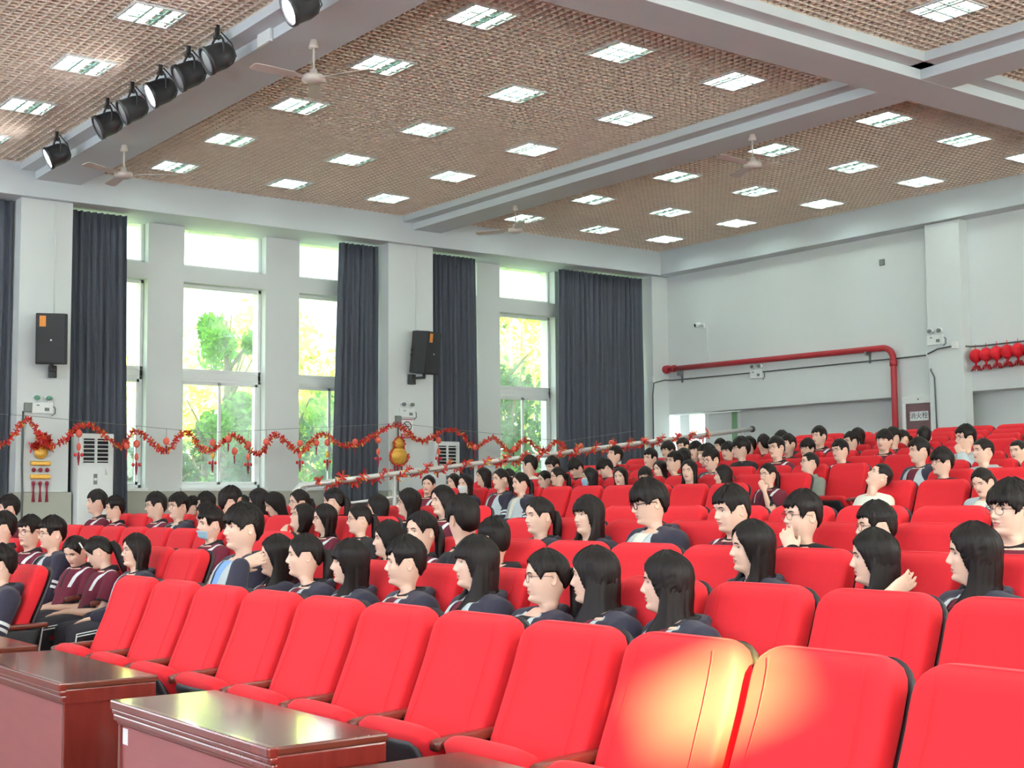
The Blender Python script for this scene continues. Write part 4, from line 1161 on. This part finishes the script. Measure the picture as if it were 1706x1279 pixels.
def add_hand(m, w, d, nrm, side, fine):
    d = d.normalized(); nrm = (nrm - d * nrm.dot(d)).normalized(); sd = d.cross(nrm)
    def Q(a, b, c_): return w + d * a + sd * b + nrm * c_
    m.loft([[Q(a, hw * math.cos(t), ht * math.sin(t)) for t in np.linspace(0, 2 * PI, 12, endpoint=False)] for a, hw, ht in ((-.03, .024, .020), (0, .026, .019), (.03, .036, .016), (.065, .041, .0145), (.085, .040, .013), (.092, .034, .009))])
    for i, (b, ln) in enumerate(((-.030, .068), (-.010, .078), (.0105, .074), (.030, .058))):
        p0 = Q(.078, b, 0); p1 = Q(.085 + ln * .45, b * 1.12, .004); p2 = Q(.085 + ln * .78, b * 1.16, .014); p3 = Q(.085 + ln, b * 1.15, .026)
        m.caps(p0, .0092, p1, .0086, 8); m.caps(p1, .0086, p2, .0078, 8); m.caps(p2, .0078, p3, .0068, 8)
    s = -1
    p0 = Q(.012, s * .024, .004); p1 = Q(.045, s * .050, .014); p2 = Q(.078, s * .056, .022)
    m.caps(p0, .0135, p1, .0105, 8); m.caps(p1, .0105, p2, .0082, 8)
TORSO = [(.45, -.11, .10, .07), (.47, -.11, .145, .10), (.54, -.11, .160, .118), (.62, -.105, .150, .110), (.70, -.085, .142, .102), (.78, -.058, .152, .104), (.84, -.035, .160, .102), (.875, -.02, .150, .092), (.90, -.01, .112, .075), (.92, 0, .072, .062), (.935, .004, .05, .05)]
def torso(m, inf, z0=.40, z1=2, n=28):
    rg = [r for r in TORSO if z0 <= r[0] <= z1]
    m.loft([[(0 + (rx + inf) * math.copysign(abs(math.cos(a)) ** .85, math.cos(a)), cy + (ry + inf) * math.sin(a), z) for a in np.linspace(0, 2 * PI, n, endpoint=False)] for z, cy, rx, ry in rg])
    for s in (-1, 1): m.caps((s * .06, .0, .872 + inf * .3), .05 + inf * .5, (s * .150, .0, .842), .062 + inf, 14)
def legs(m, inf, foot=True):
    for s in (-1, 1):
        m.caps((s * .085, -.12, .525), .083 + inf, (s * .11, -.52, .50), .060 + inf, 14)
        m.caps((s * .11, -.52, .50), .060 + inf, (s * .12, -.54, .12), .042 + inf, 14)
        if foot: m.caps((s * .12, -.53, .05), .038, (s * .125, -.70, .035), .030, 12)
def remesh(m, vox, dec=None, it=4):
    me = m.mesh('tmp', M_SKIN, smooth=False)
    mods = [('REMESH', dict(mode='VOXEL', voxel_size=vox, adaptivity=0.0)), ('SMOOTH', dict(factor=.5, iterations=it))]
    if dec: mods.append(('DECIMATE', dict(ratio=dec)))
    return evalmesh(me, mods)
BODY = {}
def body_arrays(pose, near):
    key = (pose, near)
    if key in BODY: return BODY[key]
    m = MB(); torso(m, -.006); legs(m, -.012)
    m.tube([(0, .004, .86), (0, .006, .91), (0, .008, .935)], [.05, .042, .03], 14)
    fine = pose != 'lap'
    for i, (sh, el, wr, fd, nr) in enumerate(POSES[pose]):
        m.caps(sh, .047, el, .037, 12); m.caps(el, .037, wr, .025, 12)
        add_hand(m, wr, fd, nr, i, fine)
    me = remesh(m, .0065 if near else .012, .22 if near else .35, 3)
    v = np.empty(len(me.vertices) * 3); me.vertices.foreach_get('co', v)
    f = [tuple(p.vertices) for p in me.polygons]
    BODY[key] = (v.reshape(-1, 3), f)
    return BODY[key]
def cut(bm, co, no):
    bmesh.ops.bisect_plane(bm, geom=bm.verts[:] + bm.edges[:] + bm.faces[:], dist=1e-5, plane_co=co, plane_no=no)
CLOTH = {}
def arm_t(p, pose):
    """nearest arm segment of a point: (side, 0..1 upper / 1..2 lower, distance)"""
    best = (0, 0, 9)
    for i, (sh, el, wr, _, _) in enumerate(POSES[pose]):
        for j, (a, b) in enumerate(((sh, el), (el, wr))):
            d = b - a; t_ = max(0, min(1, (p - a).dot(d) / d.length_squared)); ds = (p - a - d * t_).length
            if ds < best[2]: best = (i, j + t_, ds)
    return best
def cloth_mesh(kind, pose, near):
    """kind: 'jacket' (open, long sleeves) or 'polo' (short sleeves) or 'top' (long sleeves, closed)"""
    key = (kind, pose, near)
    if key in CLOTH: return CLOTH[key]
    inf = {'jacket': .026, 'polo': .011, 'tee': .013, 'top': .018}[kind]
    m = MB(); torso(m, inf, .44, .905)
    for i, (sh, el, wr, _, _) in enumerate(POSES[pose]):
        if kind in ('polo', 'tee'):
            q = sh + (el - sh) * .74
            m.caps(sh, .056 + inf, q, .056 + inf * 1.1, 14)
        else:
            m.caps(sh, .056 + inf, el, .047 + inf, 14); m.caps(el, .047 + inf, el + (wr - el) * .95, .033 + inf, 14)
    if kind == 'jacket':   # hood gathered behind the neck
        m.tube([(-.075, -.10, .835), (-.092, -.03, .895), (-.086, .05, .918), (-.048, .09, .925), (0, .10, .922), (.048, .09, .925), (.086, .05, .918), (.092, -.03, .895), (.075, -.10, .835)], [.008, .016, .022, .027, .030, .027, .022, .016, .008], 12)
        m.caps((0, .095, .89), .045, (0, .11, .81), .03, 12)
    if kind == 'top': m.tube([(.062 * math.cos(a), .004 + .058 * math.sin(a), .915) for a in np.linspace(0, 2 * PI, 20)], .014, 8)
    me = remesh(m, .0085 if near else .014, .5 if near else .5, 3)
    me.materials.clear()
    for mm in {'jacket': (M_NAVY, M_GREY, M_STRIPE), 'polo': (M_MAROON, M_COLLAR, M_STRIPE), 'tee': (M_CREAM,), 'top': (M_COLLAR,)}[kind]: me.materials.append(mm)
    bm = bmesh.new(); bm.from_mesh(me)
    # neck opening
    cut(bm, (0, 0, .918 if kind == 'jacket' else .905), (0, 0, 1)) if kind != 'jacket' else None
    if kind in ('polo', 'tee'):
        for (sh, el, wr, _, _) in POSES[pose]:
            d = (el - sh).normalized(); cut(bm, sh + (el - sh) * .73, d)
            cut(bm, sh + (el - sh) * .68, d)
    if kind == 'polo':
        for s in (-1, 1): cut(bm, (s * .125, 0, .8), (1, 0, -.25 * s)); cut(bm, (s * .095, 0, .8), (1, 0, -.25 * s))
        for s in (-1, 1): cut(bm, (s * .012, 0, .8), (1, 0, 0))
        cut(bm, (0, 0, .76), (0, 0, 1))
    if kind == 'jacket':
        for s in (-1, 1):
            cut(bm, (s * .030, 0, .55), (1, 0, -.09 * s)); cut(bm, (s * .150, 0, .78), (1, 0, .55 * s))
        for (sh, el, wr, _, _) in POSES[pose]:
            d = el - sh
            for q in (.60, .68, .75, .83): cut(bm, sh + d * q, d.normalized())
        cut(bm, (0, -.012, .84), (0, 1, 0))
    kill = []
    for f in bm.faces:
        c = f.calc_center_median(); f.material_index = 0; f.smooth = True
        i, q, ds = arm_t(c, pose)
        lim = (.085 if q < 1 else .075)
        on_arm = ds < lim and abs(c.x) > .0 and (q > .34 or abs(c.x) > .185)
        if kind in ('polo', 'tee'):
            if q > .725 and on_arm and q < 1.2: kill.append(f); continue
            if kind == 'polo':
                if on_arm and q > .675: f.material_index = 1
                elif c.z > .76 and .095 < abs(c.x) - .25 * (c.z - .8) < .125: f.material_index = 2
                elif c.y < -.05 and c.z > .76 and abs(c.x) < .012: f.material_index = 1
        if kind == 'jacket':
            wopen = .030 + .09 * (c.z - .55); fy = c.y < -.045
            if fy and c.z > .58 and abs(c.x) < wopen and not on_arm: kill.append(f); continue
            if on_arm and (.60 < q < .68 or .75 < q < .83): f.material_index = 2
            elif c.y < -.012 and abs(c.x) < .150 - .55 * (c.z - .78) and (not on_arm or q < .45) and c.z > .5 and c.z < .915: f.material_index = 1
    bmesh.ops.delete(bm, geom=kill, context='FACES')
    bm.to_mesh(me); bm.free()
    me.polygons.foreach_set('use_smooth', [True] * len(me.polygons))
    if kind in ('jacket', 'polo', 'tee') and near:
        o = bpy.data.objects.new('s', me)
        me2 = evalmesh(me, [('SOLIDIFY', dict(thickness=.005, offset=-1))]); me = me2
    me.name = {'jacket': 'jacket', 'polo': 'polo_shirt', 'tee': 'shirt', 'top': 'top'}[kind]
    CLOTH[key] = me
    return me
me_collar = MB().loft([[((.066 + o) * math.cos(a), .002 + (.060 + o) * math.sin(a) - (.035 if math.sin(a) < -.5 else 0) * h, z - .035 * max(0, -math.sin(a)) * (1 if h < 2 else .7)) for a in np.linspace(0, 2 * PI, 26, endpoint=False)] for o, z, h in ((.004, .905, 0), (.002, .945, 0), (.010, .950, 0), (.026, .915, 0), (.022, .905, 0), (.008, .915, 0))], 0, False).mesh('collar', M_COLLAR)
me_badge = MB().ell((.078, -.155, .752), .019, .004, .013, 14, 6).mesh('badge', M_BADGE)
def trouser_mesh():
    m = MB(); legs(m, .010, False)
    m.loft([[(rx * math.cos(a), -.11 + ry * math.sin(a), z) for a in np.linspace(0, 2 * PI, 20, endpoint=False)] for z, rx, ry in ((.44, .12, .09), (.47, .165, .125), (.56, .172, .13), (.60, .165, .125), (.605, .12, .09))])
    me = remesh(m, .014, .5, 3); me.materials.clear(); me.materials.append(M_TROU)
    me.polygons.foreach_set('use_smooth', [True] * len(me.polygons)); me.name = 'trousers'
    return me
me_trou = trouser_mesh()
st = MB()
for s in (-1, 1):
    for d in (0, .018):
        st.tube([(s * .176, -.16, .53 - d), (s * .178, -.35, .522 - d), (s * .182, -.52, .50 - d), (s * .186, -.545 + d * .3, .35), (s * .172, -.55, .14)], .005, 5)
me_strip = st.mesh('side_stripe', M_STRIPE)
me_shoe = {s: MB().loft([[(s * .122 + hw * math.cos(a), y, max(.004, zc + hh * math.sin(a))) for a in np.linspace(0, 2 * PI, 16, endpoint=False)] for y, hw, zc, hh in ((-.475, .02, .05, .03), (-.485, .036, .055, .052), (-.55, .042, .055, .054), (-.63, .044, .04, .04), (-.72, .042, .03, .03), (-.755, .02, .02, .018))]).mesh('shoe', M_SHOE) for s in (-1, 1)}
DESC = {'J': 'navy and grey jacket', 'JT': 'navy jacket over white shirt', 'JB': 'navy jacket over black shirt', 'JU': 'navy jacket over blue shirt', 'M': 'maroon polo shirt', 'W': 'white T-shirt', 'G': 'grey polo shirt', 'D': 'dark top', 'LJ': 'pale grey jacket'}
SPECIAL = {'face': 'person in jacket hiding the face behind one hand, second row', 'hair': 'person in maroon polo with one hand raised beside the hair, third row', 'reach': 'person in jacket and glasses resting an arm on the chair ahead, fourth row',
           'm': 'person in navy and grey jacket wearing a white face mask, sixth row', 'mt': 'person wearing a pale blue face mask, hair hanging over, seventh row', 'mc': 'person in maroon polo with a blue mask pulled under the chin'}
order = {}
for p in PEOPLE:
    bl = 'c' if p[0] > -8.2 or (p[1] >= 7 and p[0] > -9.05) else 'l'
    order.setdefault((p[1], bl), []).append(p)
for key, l_ in order.items(): l_.sort(key=lambda p: p[0] if key[1] == 'c' else -p[0])
HEADC = Vector((0, -.022, 1.080)); PIV = Vector((0, .012, .945))
def recolor(o, idx, m):
    o.material_slots[idx].link = 'OBJECT'; o.material_slots[idx].material = m
bodyx = {}
for k in range(14):
    row = sorted([i for i, p in enumerate(PEOPLE) if p[1] == k], key=lambda i: PEOPLE[i][0])
    xs_ = [PEOPLE[i][0] for i in row]
    for _ in range(60):
        for a in range(len(xs_) - 1):
            g_ = .43 - (xs_[a + 1] - xs_[a])
            if g_ > 0: xs_[a] -= g_ * .25; xs_[a + 1] += g_ * .25
    for i, xx in zip(row, xs_): bodyx[i] = max(PEOPLE[i][0] - .13, min(PEOPLE[i][0] + .13, xx))
for ip, p in enumerate(PEOPLE):
    x, k, zt, yaw, hs, cl, op = p
    opts = op.split()
    near = k < 5
    bl = 'c' if p[0] > -8.2 or (k >= 7 and p[0] > -9.05) else 'l'
    n_ = order[(k, bl)].index(p) + 1
    pose = next((q for q in ('chin', 'face', 'hair', 'reach') if q in opts), 'lap')
    g = 'g' in opts or 'gb' in opts
    label = 'person in %s%s, %s from aisle, %s block\'s %s row' % (DESC[cl], ' and glasses' if g else '', ORD[n_], 'middle' if bl == 'c' else 'side', ORD[k + 1])
    for q in opts:
        if q in SPECIAL: label = SPECIAL[q]
    if cl == 'W' and hs == 'U': label = 'person in white T-shirt asleep with head tipped back, sixth row'
    if cl == 'G': label = 'person in grey polo shirt and glasses turned aside by the aisle'
    if 'gb' in opts: label = 'person in navy and grey jacket with thick black glasses, fourth row'
    pitch = 0
    for q in opts:
        if q[0] in 'du' and q[1:].isdigit(): pitch = float(q[1:]) * (1 if q[0] == 'd' else -1)
    pitch += 4 * (random.random() - .3)
    roll = random.uniform(-5, 5)
    by = max(-14, min(26, yaw * .28)) if abs(yaw) < 70 else math.copysign(1, yaw) * (abs(yaw) - 55)
    hy = yaw - by
    sc = max(.93, min(1.10, zt / 1.215))
    # the head turns towards -X for a positive turn
    Rh = Matrix.Rotation(-R(hy), 3, 'Z') @ Matrix.Rotation(R(pitch), 3, 'X') @ Matrix.Rotation(R(roll), 3, 'Y')
    hv, hf, hm = HEADS[('near' if near else 'far') + ('h' if hs in 'LKB' else 'w' if hs in 'SUF' and ip % 2 else '')]
    bx_ = bodyx[ip]; lean = Vector(((x - bx_) / sc * math.cos(R(by)), (x - bx_) / sc * math.sin(R(by)), 0))
    P0 = hv + np.array(HEADC)
    Wt = np.clip((hv[:, 2] + .21) / .09, 0, 1)[:, None]
    RM = np.array(Rh)
    Pr = (P0 - np.array(PIV)) @ RM.T + np.array(PIV)
    HV = P0 * (1 - Wt) + Pr * Wt + np.array(lean) * np.clip(Wt * 1.2, .35, 1)
    bv, bf = body_arrays(pose, near)
    nb = len(bv)
    me = bpy.data.meshes.new('person')
    me.from_pydata(np.concatenate([bv, HV]).tolist(), [], bf + [tuple(i + nb for i in f) for f in hf])
    for mm in (M_SKIN, M_HAIR, M_EYEW, M_IRIS, M_LIP): me.materials.append(mm)
    me.polygons.foreach_set('material_index', [0] * len(bf) + list(hm))
    me.polygons.foreach_set('use_smooth', [True] * len(me.polygons))
    o = link('person', me, None, (bx_, yr(k) - .165, fl(k)), (0, 0, -R(by)))
    o.scale = (sc, sc, sc)
    tag(o, label, 'person', 'seated audience')
    hp = Rh @ (HEADC - PIV) + PIV + lean
    he = Rh.to_euler()
    link('hair', hair(hs, near, ip % 3), o, hp, he)
    if g: link('glasses', me_gl['gb' in opts], o, hp, he)
    for q in ('m', 'mt', 'mc'):
        if q in opts: link('face_mask', me_mask[q], o, hp, he)
    if 'k' in opts: link('hair_clip', MB().obox(Matrix.Translation((.083, -.015, .062)) @ Matrix.Rotation(R(-22), 4, 'Y'), .008, .012, .055).mesh('hair_clip', M_SIGNW, smooth=False), o, hp, he)
    if cl in ('J', 'JT', 'JB', 'JU', 'LJ'):
        j = link('jacket', cloth_mesh('jacket', pose, near), o)
        if cl == 'LJ': recolor(j, 0, M_GREY); recolor(j, 2, M_NAVY)
        if near or cl == 'LJ': link('badge', me_badge, j, (0, -.012, 0))
        u = link('shirt', cloth_mesh('tee', 'lap', near), o)
        recolor(u, 0, {'J': M_MAROON, 'JT': M_CREAM, 'JB': M_COLLAR, 'JU': M_BLUE, 'LJ': M_CREAM}[cl])
        if cl == 'J': link('collar', me_collar, u)
    elif cl == 'M':
        u = link('polo_shirt', cloth_mesh('polo', pose, near), o)
        link('collar', me_collar, u)
        if near: link('badge', me_badge, u)
    elif cl in 'WG':
        u = link('shirt', cloth_mesh('tee', pose, near), o)
        if cl == 'G': recolor(u, 0, M_POLOG); c_ = link('collar', me_collar, u); recolor(c_, 0, M_POLOG)
        elif hs == 'U':
            MB().ell((-.03, -.168, .72), .055, .006, .022, 16, 6).obj('chest_print', M_BADGE, u)
    else:
        u = link('top', cloth_mesh('top', pose, near), o)
    link('trousers', me_trou, o)
    if k <= 1:
        link('side_stripe', me_strip, o.children[-1])
        for s in (-1, 1): link('shoe', me_shoe[s], o)

# ------------------------------------------------------------------ outdoors beyond the windows
struct(MB().box(-70, -21.95, -30, 60, -.3, -.1).obj('ground', M_GRASS, smooth=False))
def tree(x, y, h, rad, mi, label, seed, n=2600, ls=.16, z0f=.25):
    rr = random.Random(seed)
    t = thing('tree', label, 'tree', (x, y, -.1))
    MB().tube([(0, 0, 0), (.05, .03, h * .3), (-.05, .1, h * .6), (.1, 0, h * .9)], [.16, .12, .08, .03], 10).obj('trunk', M_BARK, t)
    br = MB()
    for i in range(7):
        a = rr.uniform(0, 6.28); z = h * rr.uniform(.3, .75)
        br.tube([(0, 0, z), (rad * .4 * math.cos(a), rad * .4 * math.sin(a), z + h * .1), (rad * .8 * math.cos(a), rad * .8 * math.sin(a), z + h * .22)], [.05, .03, .012], 6)
    br.obj('branch', M_BARK, t)
    blobs = [(rr.uniform(-.7, .7) * rad, rr.uniform(-.7, .7) * rad, h * rr.uniform(z0f, .95), rad * rr.uniform(.25, .5)) for _ in range(16)]
    m = MB()
    for i in range(n):
        bx, by, bz, br_ = blobs[rr.randrange(16)]
        v = Vector((rr.gauss(0, 1), rr.gauss(0, 1), rr.gauss(0, .8))).normalized() * br_ * rr.random() ** .4
        c_ = Vector((bx, by, bz)) + v
        d = Vector((rr.gauss(0, 1), rr.gauss(0, 1), rr.gauss(0, 1))).normalized(); u = d.orthogonal().normalized(); s_ = ls * rr.uniform(.6, 1.3)
        m.add([c_ - d * s_, c_ + u * s_ * .4, c_ + d * s_, c_ - u * s_ * .4], [(0, 1, 2, 3)])
    m.obj('foliage', M_LEAF[mi], t, smooth=False, fixn=False)
TREES = [(-25.4, 10.35, 2.9, 1.0, 2, 'dark bush low outside the near pane of the wide window', 4200, .085, .05), (-28, 12.6, 3.4, 1.7, 2, 'dark bush farther out behind the wide window', 3600, .11, .05), (-40, 19.9, 8.0, 2.6, 0, 'pale far tree behind the wide window', 2600, .22, .2), (-40.5, 23.4, 8.4, 2.8, 0, 'pale far tree behind the narrow window', 2600, .22, .2), (-25.3, 11.85, 5.7, .95, 1, 'young green tree right outside the wide window', 5200, .085, .15), (-24.6, 9.6, 2.2, .9, 2, 'dark shrub low outside the wide window', 2600, .08, .05), (-25.2, 12.6, 2.9, 1.3, 2, 'leafy bush outside between wide and narrow windows', 3000, .09, .05),
         (-29, 15.2, 4.7, 2.2, 0, 'tall yellow green tree farther out past the narrow window', 3600, .15, .2), (-31, 13.0, 5.0, 2.2, 0, 'pale yellow green tree behind the young green tree', 2200, .15, .2), (-26.5, 15.0, 3.6, 1.5, 1, 'green bush outside the narrow window', 3000, .11, .05),
         (-27.0, 20.3, 6.8, 2.0, 2, 'tall deep green tree outside the corner window', 3800, .13, .15), (-26.0, 18.4, 3.2, 1.4, 1, 'fresh green bush low outside the corner window', 2800, .10, .05), (-30, 23.0, 8.0, 2.8, 0, 'tall tree far out beyond the corner window', 3600, .16, .2),
         (-27.5, 22.2, 3.8, 1.8, 2, 'dense dark bush beyond the corner window', 3000, .12, .05), (-34, 18.5, 5.6, 2.6, 1, 'big rounded tree far outside between the windows', 3000, .18, .15), (-24.3, 11.6, 1.6, .7, 2, 'small dark shrub under the wide window', 1600, .07, .05), (-25.0, 14.0, 2.3, 1.0, 2, 'dark shrub under the narrow window', 2200, .08, .05)]
for i, (x, y, h, r_, mi, lb, n, ls, zf) in enumerate(TREES): tree(x, y, h, r_, mi, lb, 100 + i, n, ls, zf)
